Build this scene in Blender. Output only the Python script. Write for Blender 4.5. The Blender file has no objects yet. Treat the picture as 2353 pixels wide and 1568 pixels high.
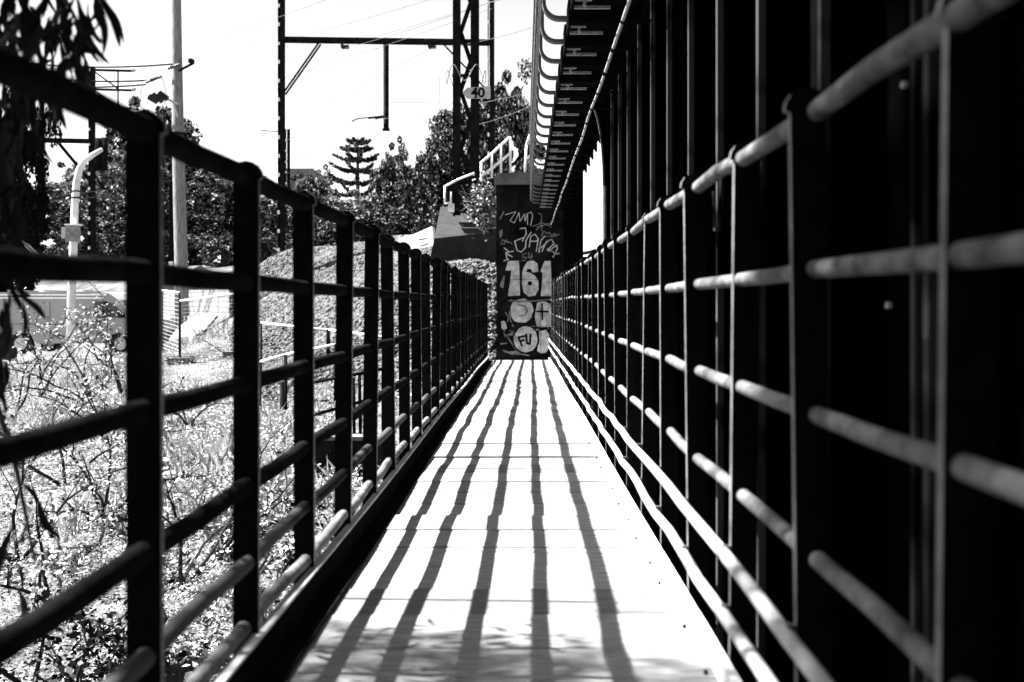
import bpy, math, random
import numpy as np
from mathutils import Vector, Matrix, Euler
R = math.radians
rng = np.random.default_rng(7)
random.seed(7)
scn = bpy.context.scene
C = scn.collection

# ------------------------------------------------------------------ camera, sky, sun, exposure
CAMZ, F, UX, VY = 0.78, 1961.0, 1203.0, 696.0        # eye height; focal length and vanishing point in 2353-px units
cam = bpy.data.cameras.new('camera'); camo = bpy.data.objects.new('camera', cam); C.objects.link(camo)
camo.location = (0, 0, CAMZ); camo.rotation_euler = (R(90), 0, 0)
cam.sensor_width = 36; cam.lens = 30; cam.shift_x = -0.0113; cam.shift_y = -0.0374
cam.clip_start = 0.02; cam.clip_end = 3000
cam.dof.use_dof = True; cam.dof.focus_distance = 6.5; cam.dof.aperture_fstop = 2.8
scn.camera = camo
SUN_EL, SUN_AZ = R(52.8), R(2.5)                      # sun to the left, a touch ahead of square-on
world = bpy.data.worlds.new('World'); scn.world = world; world.use_nodes = True
wn = world.node_tree; wn.nodes.clear()
wo = wn.nodes.new('ShaderNodeOutputWorld'); bg = wn.nodes.new('ShaderNodeBackground'); sky = wn.nodes.new('ShaderNodeTexSky')
bw = wn.nodes.new('ShaderNodeRGBToBW')
sky.sky_type = 'NISHITA'; sky.sun_disc = False; sky.dust_density = 0.6; sky.sun_elevation = SUN_EL; sky.sun_rotation = R(-87.5)
wn.links.new(sky.outputs[0], bw.inputs[0]); wn.links.new(bw.outputs[0], bg.inputs[0]); wn.links.new(bg.outputs[0], wo.inputs[0])
bg.inputs[1].default_value = 0.05
sl = bpy.data.lights.new('sun', 'SUN'); sl.energy = 5.0; sl.angle = R(0.53); sl.color = (1, 1, 1)
so = bpy.data.objects.new('sun', sl); C.objects.link(so); so.location = (-20, 0, 30)
so.rotation_euler = Vector((math.cos(SUN_EL)*math.cos(SUN_AZ), -math.cos(SUN_EL)*math.sin(SUN_AZ), -math.sin(SUN_EL))).to_track_quat('-Z', 'Y').to_euler()
vs = scn.view_settings
vs.view_transform = 'Standard'; vs.look = 'None'; vs.gamma = 1; vs.use_curve_mapping = False; vs.exposure = 2.85
scn.cycles.use_denoising = True
scn.cycles.max_bounces = 5; scn.cycles.diffuse_bounces = 2; scn.cycles.glossy_bounces = 2; scn.cycles.transparent_max_bounces = 4

# ------------------------------------------------------------------ helpers
def P(u, v, d):                                       # a pixel direction taken to a given distance ahead
    return Vector(((u - UX)*d/F, d, CAMZ - (v - VY)*d/F))

def mat(name, base, var=0.35, scale=8.0, rough=0.8, bump=0.0, bscale=None, stretch=(1, 1, 1), spec=0.2, metal=0.0, ramp=(0.35, 0.65), detail=6):
    m = bpy.data.materials.new(name); m.use_nodes = True
    nt = m.node_tree; b = nt.nodes['Principled BSDF']
    b.inputs['Roughness'].default_value = rough; b.inputs['Specular IOR Level'].default_value = spec; b.inputs['Metallic'].default_value = metal
    tc = nt.nodes.new('ShaderNodeTexCoord'); mp = nt.nodes.new('ShaderNodeMapping'); mp.inputs['Scale'].default_value = stretch
    nt.links.new(tc.outputs['Object'], mp.inputs[0])
    n = nt.nodes.new('ShaderNodeTexNoise'); n.inputs['Scale'].default_value = scale; n.inputs['Detail'].default_value = detail; n.inputs['Roughness'].default_value = 0.65
    nt.links.new(mp.outputs[0], n.inputs['Vector'])
    cr = nt.nodes.new('ShaderNodeValToRGB')
    lo, hi = base*(1 - var), base*(1 + var)
    cr.color_ramp.elements[0].position = ramp[0]; cr.color_ramp.elements[1].position = ramp[1]
    cr.color_ramp.elements[0].color = (lo, lo, lo, 1); cr.color_ramp.elements[1].color = (hi, hi, hi, 1)
    nt.links.new(n.outputs['Fac'], cr.inputs[0]); nt.links.new(cr.outputs[0], b.inputs['Base Color'])
    if bump:
        n2 = nt.nodes.new('ShaderNodeTexNoise'); n2.inputs['Scale'].default_value = bscale or scale*4; n2.inputs['Detail'].default_value = 8
        nt.links.new(mp.outputs[0], n2.inputs['Vector'])
        bp = nt.nodes.new('ShaderNodeBump'); bp.inputs['Strength'].default_value = bump; bp.inputs['Distance'].default_value = 0.02
        nt.links.new(n2.outputs['Fac'], bp.inputs['Height']); nt.links.new(bp.outputs[0], b.inputs['Normal'])
    return m

def leafmat(name, base, var=0.5, trans=0.25, pos=(0.0, 1.0)):
    m = bpy.data.materials.new(name); m.use_nodes = True
    nt = m.node_tree; nt.nodes.remove(nt.nodes['Principled BSDF']); out = nt.nodes['Material Output']
    g = nt.nodes.new('ShaderNodeNewGeometry'); cr = nt.nodes.new('ShaderNodeValToRGB')
    lo, hi = base*(1 - var), base*(1 + var)
    cr.color_ramp.elements[0].color = (lo, lo, lo, 1); cr.color_ramp.elements[1].color = (hi, hi, hi, 1)
    cr.color_ramp.elements[0].position, cr.color_ramp.elements[1].position = pos
    nt.links.new(g.outputs['Random Per Island'], cr.inputs[0])
    d = nt.nodes.new('ShaderNodeBsdfDiffuse'); t = nt.nodes.new('ShaderNodeBsdfTranslucent'); mx = nt.nodes.new('ShaderNodeMixShader')
    mx.inputs[0].default_value = trans
    for s in (d, t): nt.links.new(cr.outputs[0], s.inputs[0])
    nt.links.new(d.outputs[0], mx.inputs[1]); nt.links.new(t.outputs[0], mx.inputs[2]); nt.links.new(mx.outputs[0], out.inputs[0])
    return m

class MB:
    def __init__(s): s.v = []; s.f = []
    def add(s, vs, fs):
        o = len(s.v); s.v += [tuple(v) for v in vs]; s.f += [tuple(i + o for i in f) for f in fs]; return s
    def box(s, a, b):
        (x0, y0, z0), (x1, y1, z1) = a, b
        return s.add([(x0,y0,z0),(x1,y0,z0),(x1,y1,z0),(x0,y1,z0),(x0,y0,z1),(x1,y0,z1),(x1,y1,z1),(x0,y1,z1)],
                     [(0,3,2,1),(4,5,6,7),(0,1,5,4),(1,2,6,5),(2,3,7,6),(3,0,4,7)])
    def bar(s, p, q, w, h=None, up=(0, 0, 1)):          # rectangular bar between two points
        p, q = Vector(p), Vector(q); h = h or w; d = (q - p).normalized(); up = Vector(up)
        if abs(d.dot(up)) > 0.98: up = Vector((0, 1, 0)) if abs(d.y) < 0.9 else Vector((1, 0, 0))
        a = d.cross(up).normalized()*w/2; b = a.cross(d).normalized()*h/2
        vs = [p-a-b, p+a-b, p+a+b, p-a+b, q-a-b, q+a-b, q+a+b, q-a+b]
        return s.add(vs, [(0,1,2,3),(7,6,5,4),(0,4,5,1),(1,5,6,2),(2,6,7,3),(3,7,4,0)])
    def tube(s, pts, r, seg=8, cap=True):
        pts = [Vector(p) for p in pts]; n = len(pts); rs = r if hasattr(r, '__len__') else [r]*n
        o = len(s.v); up = Vector((0, 0, 1)); prev = None
        for i, p in enumerate(pts):
            d = (pts[min(i+1, n-1)] - pts[max(i-1, 0)]).normalized()
            if prev is None: a = d.cross(up if abs(d.z) < 0.9 else Vector((1, 0, 0))).normalized()
            else: a = (prev - d*prev.dot(d)).normalized()
            prev = a; b = d.cross(a)
            for k in range(seg):
                t = 2*math.pi*k/seg; s.v.append(tuple(p + (a*math.cos(t) + b*math.sin(t))*rs[i]))
        for i in range(n-1):
            for k in range(seg):
                k2 = (k+1) % seg; s.f.append((o+i*seg+k, o+i*seg+k2, o+(i+1)*seg+k2, o+(i+1)*seg+k))
        if cap:
            s.f.append(tuple(o+k for k in range(seg))[::-1]); s.f.append(tuple(o+(n-1)*seg+k for k in range(seg)))
        return s
    def prism(s, poly, o, ex, ey, ez, depth):           # polygon in (ex,ey) plane, extruded along ez
        o, ex, ey, ez = map(Vector, (o, ex, ey, ez)); n = len(poly)
        a = [o + ex*x + ey*y for x, y in poly]; b = [p + ez*depth for p in a]
        fs = [tuple(range(n))[::-1], tuple(range(n, 2*n))] + [(i, (i+1) % n, n+(i+1) % n, n+i) for i in range(n)]
        return s.add(a + b, fs)
    def mesh(s, name, smooth=False):
        me = bpy.data.meshes.new(name); me.from_pydata(s.v, [], s.f); me.update()
        if smooth: me.shade_smooth()
        return me
    def build(s, name, m, parent=None, smooth=False):
        return put(name, s.mesh(name, smooth), m, parent)

def put(name, me, m, parent=None, loc=None, rot=None, scale=None):
    if m is not None and (len(me.materials) == 0): me.materials.append(m)
    o = bpy.data.objects.new(name, me); C.objects.link(o)
    if parent is not None:
        o.parent = parent
        base = Vector(root_loc(parent))
    else: base = Vector((0, 0, 0))
    o.location = (Vector(loc) if loc is not None else Vector((0, 0, 0))) - base
    if rot is not None: o.rotation_euler = rot
    if scale is not None: o.scale = scale
    return o

def root_loc(o):
    t = Vector((0, 0, 0))
    while o is not None: t += o.location; o = o.parent
    return t

def tag(o, label=None, cat=None, group=None, kind=None):
    if label: o['label'] = label
    if cat: o['category'] = cat
    if group: o['group'] = group
    if kind: o['kind'] = kind
    return o

def thing(name, label, cat, loc=(0, 0, 0), group=None):
    o = bpy.data.objects.new(name, None); C.objects.link(o); o.location = loc; o.empty_display_size = 0.2
    return tag(o, label, cat, group)

def npmesh(name, V, Fq, smooth=False):                  # numpy verts (N,3), faces (M,k)
    me = bpy.data.meshes.new(name); k = Fq.shape[1]
    me.vertices.add(len(V)); me.vertices.foreach_set('co', V.astype(np.float32).ravel())
    me.loops.add(Fq.size); me.loops.foreach_set('vertex_index', Fq.astype(np.int32).ravel())
    me.polygons.add(len(Fq)); me.polygons.foreach_set('loop_start', np.arange(0, Fq.size, k, dtype=np.int32))
    me.update(calc_edges=True)
    if smooth: me.shade_smooth()
    return me

def rotmats(n, tilt=None):                              # random rotation matrices
    q = rng.normal(size=(n, 4)); q /= np.linalg.norm(q, axis=1)[:, None]
    w, x, y, z = q.T
    return np.stack([np.stack([1-2*(y*y+z*z), 2*(x*y-z*w), 2*(x*z+y*w)], 1), np.stack([2*(x*y+z*w), 1-2*(x*x+z*z), 2*(y*z-x*w)], 1), np.stack([2*(x*z-y*w), 2*(y*z+x*w), 1-2*(x*x+y*y)], 1)], 1)

def scatter(name, tv, tf, pos, rot, sc):                # template verts, faces; positions, rotations, scales (n,) or (n,3)
    n = len(pos); tv = np.asarray(tv, float); tf = np.asarray(tf)
    sc = np.asarray(sc, float); sc = sc[:, None, None] if sc.ndim == 1 else sc[:, None, :]
    V = np.einsum('nij,nkj->nki', rot, tv[None]*sc) + pos[:, None]
    Fc = tf[None] + (np.arange(n)*len(tv))[:, None, None]
    return npmesh(name, V.reshape(-1, 3), Fc.reshape(-1, tf.shape[1]))

LEAF_V = [(-0.5, 0, 0), (0, -0.28, 0.06), (0.5, 0, 0), (0, 0.28, 0.06)]; LEAF_F = [(0, 1, 2, 3)]

# ------------------------------------------------------------------ materials (all neutral grey: the picture is monochrome)
M = {}
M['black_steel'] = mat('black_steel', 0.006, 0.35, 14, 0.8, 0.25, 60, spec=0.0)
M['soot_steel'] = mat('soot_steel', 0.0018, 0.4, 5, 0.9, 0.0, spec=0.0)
M['sunlit_edge'] = mat('sunlit_edge', 0.030, 0.97, 1.7, 0.8, 0.0, spec=0.05, ramp=(0.44, 0.52), detail=3)  # sunlight on edges painted pale, noise breaks it up as shadows would
M['lit_edge'] = mat('lit_edge', 0.15, 0.4, 14, 0.7, 0.2, 60, spec=0.1)  # baluster edges toned paler than the faces to paint in sunlight
M['lit_pipe'] = mat('lit_pipe', 0.105, 0.6, 16, 0.7, 0.25, 60, spec=0.1)  # pipe colour raised where the sun falls, sunlight put into the tone
M['shaded_pipe'] = mat('shaded_pipe', 0.008, 0.5, 16, 0.8, 0.25, 60, spec=0.0)  # darker copy of the pipe colour for the railing seen in shade
M['galv'] = mat('galvanised', 0.35, 0.25, 20, 0.6, 0.1)
M['deck'] = mat('deck_board', 0.24, 0.45, 9, 0.85, 0.35, 70, stretch=(1, 9, 9))
M['deck2'] = mat('deck_board_b', 0.19, 0.45, 7, 0.85, 0.35, 60, stretch=(1, 8, 8))
M['deck3'] = mat('deck_board_c', 0.13, 0.4, 7, 0.85, 0.35, 60, stretch=(1, 8, 8))
M['kerb'] = mat('kerb_steel', 0.10, 0.4, 10, 0.8, 0.3, 50)
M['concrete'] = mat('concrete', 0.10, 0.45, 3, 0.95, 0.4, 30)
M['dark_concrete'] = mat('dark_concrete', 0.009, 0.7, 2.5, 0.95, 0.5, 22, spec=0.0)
M['block_concrete'] = mat('block_concrete', 0.019, 0.35, 4, 0.95, 0.4, 40)
M['white_concrete'] = mat('white_concrete', 0.55, 0.25, 1.5, 0.9, 0.2)
M['timber'] = mat('timber', 0.005, 0.6, 6, 0.9, 0.3, 30, stretch=(1, 6, 6), spec=0.0)
M['pole'] = mat('pole_timber', 0.16, 0.45, 5, 0.9, 0.4, 30, stretch=(6, 6, 0.6))
M['soil'] = mat('soil', 0.085, 0.6, 1.2, 1.0, 0.8, 12)
M['asphalt'] = mat('asphalt', 0.14, 0.25, 4, 0.95, 0.3, 60)
M['gravel'] = mat('gravel', 0.068, 0.92, 9, 0.95, 0.3)
M['mast'] = mat('mast_steel', 0.008, 0.5, 6, 0.85, 0.1, spec=0.0)
M['batten'] = mat('batten_steel', 0.12, 0.3, 6, 0.8)
M['wire'] = mat('wire', 0.08, 0.2, 5, 0.7)
M['insulator'] = mat('insulator', 0.02, 0.2, 8, 0.4)
M['bark'] = mat('bark', 0.03, 0.6, 6, 0.95, 0.6, 18, stretch=(3, 3, 0.6))
M['twig'] = mat('twig', 0.010, 0.7, 7, 0.95)
M['twig_pale'] = mat('twig_pale', 0.12, 0.4, 7, 0.95)
M['leaf'] = leafmat('leaf', 0.105, 0.94, 0.04, (0.58, 0.7))
M['leaf_dark'] = leafmat('leaf_dark', 0.06, 0.92, 0.05, (0.6, 0.75))
M['leaf_pale'] = leafmat('leaf_pale', 0.16, 0.9, 0.08, (0.4, 0.55))
M['gum'] = leafmat('gum_leaf', 0.008, 0.5, 0.12)
M['weed'] = leafmat('weed_leaf', 0.24, 0.85, 0.15, (0.25, 0.5))
M['grass'] = leafmat('grass_blade', 0.24, 0.5)
M['paint_pale'] = mat('paint_pale', 0.42, 0.4, 9, 0.7)
M['paint_mid'] = mat('paint_mid', 0.16, 0.4, 9, 0.7)
M['paint_black'] = mat('paint_black', 0.004, 0.2, 9, 0.8, spec=0.02)
M['paint_white'] = mat('paint_white', 0.75, 0.15, 9, 0.6)
M['van'] = mat('van_paint', 0.22, 0.08, 2, 0.35, spec=0.4)
M['glass'] = mat('dark_glass', 0.006, 0.1, 2, 0.08, spec=0.6)
M['rubber'] = mat('rubber', 0.01, 0.2, 9, 0.9)
M['chrome'] = mat('trim', 0.4, 0.1, 3, 0.3)
M['roof'] = mat('roof_tile', 0.12, 0.4, 6, 0.9, 0.4)
M['house'] = mat('house_wall', 0.28, 0.2, 2, 0.9)
M['brick'] = mat('white_brick', 0.17, 0.35, 2.5, 0.9, 0.2)
M['sign'] = mat('sign_face', 0.36, 0.2, 12, 0.7)
M['rail'] = mat('rail_steel', 0.02, 0.3, 10, 0.6)

# ------------------------------------------------------------------ ground
CP = np.array([  # x, y(ahead), z
 (-1,-4,-2.9),(-1,0,-2.8),(-1,4,-2.55),(1,0,-2.8),(4,4,-2.6),(0,8,-2.1),(4,10,-2.0),(0.5,12,-1.3),(5,14,-1.0),(-0.9,13.4,-0.45),(-0.2,15.0,-0.1),
 (-1.0,15.2,0.5),(-1.2,17,1.55),(-1.3,19.4,1.85),(-1.0,21,2.2),(1.0,18,1.0),(-2.3,15,-0.1),(-2.9,17,0.75),(-3.2,20,1.7),(-4.1,15.5,-0.95),(-3.6,12.6,-1.15),(-4.9,19,-0.25),(-4.9,23,1.3),(-5.2,26.5,2.5),
 (-6.8,23,0.7),(-7.6,26.8,1.5),(-8.7,29.5,2.35),(-4.4,11.2,-1.65),(-3.2,8.2,-2.2),(-6.5,11.5,-1.65),(-4.2,7.2,-2.35),(-5,3,-2.7),(-9.2,17.5,-1.15),(-7.6,19.5,-0.85),
 (-12,22.5,-0.86),(-12,26,-0.86),(-20,22,-0.9),(-22,28,-0.86),(-10.5,25,-0.86),(-13,30.5,-0.86),(-17,35,-0.86),(-30,34,-0.8),(-14,17,-1.3),(-22,15,-1.4),
 (-8.8,28,1.5),(-12.5,33.5,1.5),(-16,38,1.55),(-11,36,2.4),(-17,41,2.4),(-28,43,2.4),(-45,46,2.4),(-5,34,2.4),(0,30,2.4),(6,26,0.6),(6,36,0.6),(14,30,0.2),
 (0,50,2.4),(-20,60,2.4),(-50,70,2.4),(20,60,0.6),(40,40,0.0),(60,90,0.4),(0,100,2.4),(-60,20,-0.9),(-60,-20,-2),(30,-20,-2.5),(30,10,-2),(-20,0,-2.2),
 (-600,600,2.0),(0,700,2.0),(600,600,0.0),(700,0,-1.0),(600,-500,-2),(-600,-500,-2),(-700,0,0)], float)
def _k(a, b): return np.sqrt(((a[:, None] - b[None])**2).sum(-1) + 0.3)
_K = np.block([[_k(CP[:, :2], CP[:, :2]), np.ones((len(CP), 1))], [np.ones((1, len(CP))), np.zeros((1, 1))]])
_W = np.linalg.solve(_K, np.append(CP[:, 2], 0))
def gz(x, y):
    x = np.atleast_1d(np.asarray(x, float)); y = np.atleast_1d(np.asarray(y, float))
    q = np.stack([x, y], 1)
    z = _k(q, CP[:, :2]) @ _W[:-1] + _W[-1]
    z += 0.05*np.sin(x*2.1 + y*0.7)*np.cos(y*1.7 - x*0.4) + 0.02*np.sin(x*6.3)*np.cos(y*5.1)
    return z
def gz1(x, y): return float(gz(x, y)[0])
def axis(a, b, step, far):
    c = list(np.arange(a, b + 1e-6, step)); s = step; lo, hi = [a], [b]
    while lo[-1] > -far: s *= 1.35; lo.append(lo[-1] - s)
    s = step
    while hi[-1] < far: s *= 1.35; hi.append(hi[-1] + s)
    return np.array(lo[:0:-1] + c + hi[1:])
ax, ay = axis(-24, 8, 0.4, 900), axis(-6, 46, 0.4, 900)
GX, GY = np.meshgrid(ax, ay, indexing='ij')
GV = np.stack([GX.ravel(), GY.ravel(), gz(GX.ravel(), GY.ravel())], 1)
ny = len(ay); ii, jj = np.meshgrid(np.arange(len(ax)-1), np.arange(ny-1), indexing='ij'); b0 = (ii*ny + jj).ravel()
put('ground', npmesh('ground', GV, np.stack([b0, b0+ny, b0+ny+1, b0+1], 1), True), M['soil'])['kind'] = 'structure'

# road sheet with kerb, left, beyond the weeds
def drape(name, poly_rows, m, lift, kind='structure'):
    V = []; n = len(poly_rows[0])
    for row in poly_rows:
        for x, y in row: V.append((x, y, gz1(x, y) + lift))
    r = len(poly_rows); Fq = [(i*n+j, i*n+j+1, (i+1)*n+j+1, (i+1)*n+j) for i in range(r-1) for j in range(n-1)]
    me = bpy.data.meshes.new(name); me.from_pydata(V, [], Fq); me.update()
    o = put(name, me, m); o['kind'] = kind; return o
rows = [[(x, 23.0 + t*6.2) for x in np.linspace(-40, -9.6, 30)] for t in np.linspace(0, 1, 9)]
drape('road', rows, M['asphalt'], 0.06)
kb = MB()
for x in np.arange(-40, -9.7, 1.0): kb.bar((x, 22.9, gz1(x, 22.9) + 0.02), (x+1.0, 22.9, gz1(x+1, 22.9) + 0.02), 0.18, 0.34)
tag(kb.build('kerb', M['white_concrete']), kind='structure')

# ------------------------------------------------------------------ footbridge deck
L_END, DSL = 13.9, -0.012
def dz(y): return DSL*max(y, 0) + 0.006*math.sin(y*1.3)
XL, XR = -0.60, 0.462                                   # planes of the two railings
bridge = thing('footbridge', 'narrow pale plank footbridge running along the black rail viaduct to the graffiti wall', 'footbridge', (0, 0, 0))
PW = 0.2195
pm = []
for k in range(4):
    b = MB(); w = PW - 0.005
    b.box((-0.60, -w/2, -0.05), (0.43, w/2, 0.0)); pm.append(b.mesh('deck_plank'))
    pm[-1].materials.append(M[('deck', 'deck2', 'deck3', 'deck')[k]])
y = -1.0; i = 0
while y < L_END + 0.2:
    o = put('deck_plank', pm[random.randrange(4)], None, bridge, (0, y, dz(y) + random.uniform(-.005, .004)), (random.uniform(-.008, .008) + DSL, random.uniform(-.003, .003), 0))
    y += PW + (0.007 if i % 2 else -0.004); i += 1
# longitudinal bearers under the planks, kerbs, bolts
def runy(off_z=0.0, y0=-1.1, y1=L_END, st=0.35): return np.arange(y0, y1 + st, st)
for x in (-0.45, 0.33):
    b = MB(); ys = runy()
    for a, c in zip(ys[:-1], ys[1:]): b.bar((x, a, dz(a) - 0.155), (x, c, dz(c) - 0.155), 0.08, 0.2)
    b.build('bearer', M['timber'], bridge)
b = MB(); ys = runy()
for a, c in zip(ys[:-1], ys[1:]): b.bar((-0.572, a, dz(a) + 0.04), (-0.572, c, dz(c) + 0.04), 0.02, 0.076)
kl = b.build('kerb', M['black_steel'], bridge)
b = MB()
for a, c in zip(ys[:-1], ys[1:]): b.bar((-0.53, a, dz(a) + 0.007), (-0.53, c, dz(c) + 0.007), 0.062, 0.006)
b.build('shade_strip', M['black_steel'], kl)  # black strip painting the kerb's shade onto the boards
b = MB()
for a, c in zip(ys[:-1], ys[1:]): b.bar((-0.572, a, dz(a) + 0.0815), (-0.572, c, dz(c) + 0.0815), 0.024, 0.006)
b.build('sunlit_edge', M['galv'], kl)  # pale strip painting sunlight along the kerb top
b = MB()
for a, c in zip(ys[:-1], ys[1:]): b.bar((0.419, a, dz(a) + 0.027), (0.419, c, dz(c) + 0.027), 0.018, 0.052)
b.build('kerb', M['paint_white'], bridge)
bm_ = MB(); bm_.tube([(0, 0, 0), (0, 0, 0.008)], 0.0045, 6); bolt = bm_.mesh('bolt'); bolt.materials.append(M['soot_steel'])
for y in np.arange(1.6, 10, 0.27): put('bolt', bolt, None, bridge, (0.392 + random.uniform(-.006, .006), y + random.uniform(-.04, .04), dz(y) + 0.001))

# ------------------------------------------------------------------ railings
def railing(x, sgn, y0, sp, label, heights, toes, toe_in, pipe, toe_m):
    t = thing('railing', label, 'railing', (x, 0, -0.2), 'pipe and flat bar railings of the footbridge')
    ybars = []; y = y0
    while y < L_END: ybars.append(y); y += sp
    # flat-bar baluster, square to the walk, rounded over the top pipe
    top = heights[0]; w, th = 0.028, 0.011
    poly = [(-w, -0.33), (w, -0.33), (w, top)] + [(0.037*math.cos(a), top + 0.004 + 0.037*math.sin(a)) for a in np.linspace(0, math.pi, 9)] + [(-w, top)]
    b = MB(); b.prism(poly, (0, 0.004, 0), (1, 0, 0), (0, 0, 1), (0, -1, 0), th); bal = b.mesh('baluster'); bal.materials.append(M['black_steel']); bal.materials.append(M['lit_edge'])
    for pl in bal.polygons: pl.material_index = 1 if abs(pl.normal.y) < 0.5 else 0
    for y in ybars: put('baluster', bal, None, t, (x, y, 0), (0, random.uniform(-.012, .012), random.uniform(-.06, .06)))
    rr = random.Random(3 if sgn < 0 else 5)
    ys = np.arange(-0.9, L_END + 0.3, sp/2)
    for k, h in enumerate(heights):
        pts = [(x + rr.uniform(-.004, .004), y, h + (rr.uniform(-.004, .004)) + 0.006*math.sin(y*0.8 + k)) for y in ys]
        r = [(0.022 if k == 0 else 0.019) if sgn < 0 else (0.017 if k == 0 else 0.0145)]*len(pts)
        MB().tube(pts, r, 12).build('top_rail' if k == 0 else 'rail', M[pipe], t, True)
    for k, h in enumerate(toes):
        xx = x - sgn*toe_in
        pts = [(xx + rr.uniform(-.005, .005), y, h + 0.5*DSL*y + rr.uniform(-.005, .005)) for y in ys]
        tr = MB().tube(pts, 0.017 if sgn < 0 else 0.0135, 12).build('toe_rail', M[toe_m if (k or sgn > 0) else 'sunlit_edge'], t, True)
        if toe_in > 0.03:
            s = MB(); s.bar((xx, 0, 0.01), (x - sgn*0.02, 0, 0.01), 0.012, 0.012); sm = s.mesh('bracket'); sm.materials.append(M['lit_pipe'])
            for y in ybars: put('bracket', sm, None, t, (0, y, h + 0.5*DSL*y))
    return t
railing(XL, -1, 1.355 - 0.493*3, 0.493, 'black railing on the weedy bank side, its shadow lying across the planks', [1.046, 0.822, 0.608, 0.388], [0.231, 0.092], 0.0, 'shaded_pipe', 'lit_pipe')
railing(XR, 1, 0.905 - 0.449*3, 0.4492, 'black railing beside the rail viaduct with sunlit pipe ends and edges', [1.080, 0.824, 0.604, 0.379], [0.262, 0.136], 0.045, 'lit_pipe', 'galv')
# short pipes tying the railing end to the wall
for z in (0.62, 0.24):
    tag(MB().tube([(-0.60, 13.95, z), (-0.44, 14.16, z)], 0.016, 8).build('tie_pipe', M['galv'], None, True), 'short galvanised pipe stub tying the railing end to the graffiti wall', 'pipe', 'pipe stubs at the wall')

# ------------------------------------------------------------------ graffiti abutment wall
WD = 14.2
wall = thing('abutment_wall', 'tall dark concrete abutment wall covered in graffiti at the end of the walkway', 'wall', (0.05, WD + 0.5, -0.4))
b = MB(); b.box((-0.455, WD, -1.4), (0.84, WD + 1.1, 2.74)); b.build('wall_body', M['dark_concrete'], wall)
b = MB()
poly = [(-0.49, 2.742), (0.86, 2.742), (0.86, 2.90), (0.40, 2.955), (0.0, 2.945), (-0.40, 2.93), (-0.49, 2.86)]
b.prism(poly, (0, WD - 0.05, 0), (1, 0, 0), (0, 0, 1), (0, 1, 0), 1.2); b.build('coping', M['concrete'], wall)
def G(zx, zy): p = P((1900 + zx/1.96)/1.7408, (680 + zy/1.96)/1.7408, WD); return p.x, p.z
def gpoly(name, pts, m, lift=0.003):
    b = MB(); q = [G(*p) for p in pts]
    b.prism(q, (0, WD - lift, 0), (1, 0, 0), (0, 0, 1), (0, 1, 0), 0.002); return b.build(name, m, wall)
def gell(cx, cy, rx, ry, n=20, wob=0.06, sd=1):
    r = random.Random(sd); return [(cx + rx*(1 + r.uniform(-wob, wob))*math.cos(a), cy + ry*(1 + r.uniform(-wob, wob))*math.sin(a)) for a in np.linspace(0, 2*math.pi, n, endpoint=False)]
def gstroke(name, lines, w, m, lift=0.005):
    b = MB()
    for ln in lines:
        q = [G(*p) for p in ln]
        for (x0, z0), (x1, z1) in zip(q[:-1], q[1:]):
            d = Vector((x1 - x0, 0, z1 - z0)); L = d.length
            if L < 1e-6: continue
            d.normalize(); e = Vector((-d.z, 0, d.x))*w/2
            p0 = Vector((x0, WD - lift, z0)) - d*w*0.3; p1 = Vector((x1, WD - lift, z1)) + d*w*0.3
            lift += 0.00002
            b.add([p0 - e, p1 - e, p1 + e, p0 + e], [(0, 1, 2, 3)])
    return b.build(name, m, wall)
ONE = [(258,715),(345,713),(350,850),(352,985),(258,990),(275,880),(285,790),(238,790)]
SIX = [(385,760),(410,720),(455,710),(490,735),(497,800),(450,805),(440,778),(412,776),(398,800),(430,806),(470,830),(497,870),(498,940),(472,985),(420,994),(382,962),(368,890),(370,800)]
ONE2 = [(545,715),(593,715),(599,850),(602,990),(515,990),(525,890),(530,810),(512,795)]
for q in (ONE, SIX, ONE2): gpoly('painted_numeral', q, M['paint_pale'])
gpoly('painted_dot', gell(430, 890, 18, 18), M['paint_black'], 0.006)
gpoly('painted_letter', gell(365, 1105, 90, 96, sd=2), M['paint_pale'])
gpoly('painted_letter', [(470,1090),(490,1040),(540,1028),(585,1050),(608,1110),(612,1225),(560,1232),(480,1228),(462,1150)], M['paint_pale'])
gpoly('painted_letter', gell(398, 1330, 94, 102, sd=3), M['paint_pale'])
gpoly('painted_letter', [(505,1265),(555,1255),(582,1290),(585,1380),(560,1432),(515,1440),(488,1420),(495,1340)], M['paint_pale'])
gpoly('painted_patch', [(205,1190),(235,1180),(250,1240),(228,1262),(208,1240)], M['paint_pale'])
gpoly('painted_patch', [(190,480),(215,465),(218,505),(195,540)], M['paint_mid'])
gpoly('painted_patch', [(196,900),(222,830),(236,830),(222,930),(200,920)], M['paint_mid'])
gstroke('painted_plus', [[(525,1050),(528,1175)],[(485,1110),(575,1112)]], 0.03, M['paint_black'])
gstroke('painted_word', [[(340,1310),(368,1380)],[(345,1312),(395,1302)],[(352,1345),(385,1335)],[(400,1290),(408,1360),(430,1365),(436,1288)]], 0.035, M['paint_black'])
gstroke('painted_curve', [[(345,1060),(395,1070),(410,1105),(390,1140),(350,1145)]], 0.03, M['paint_mid'])
gstroke('painted_tag', [[(238,352),(320,328),(275,400),(310,418)],[(310,412),(345,335),(352,405),(388,345),(392,402)],[(392,402),(410,340),(412,430)],[(412,345),(440,330),(452,360),(436,440)]], 0.012, M['paint_pale'])
gstroke('painted_tag', [[(495,340),(522,352),(520,420),(525,480)]], 0.012, M['paint_mid'])
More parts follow.
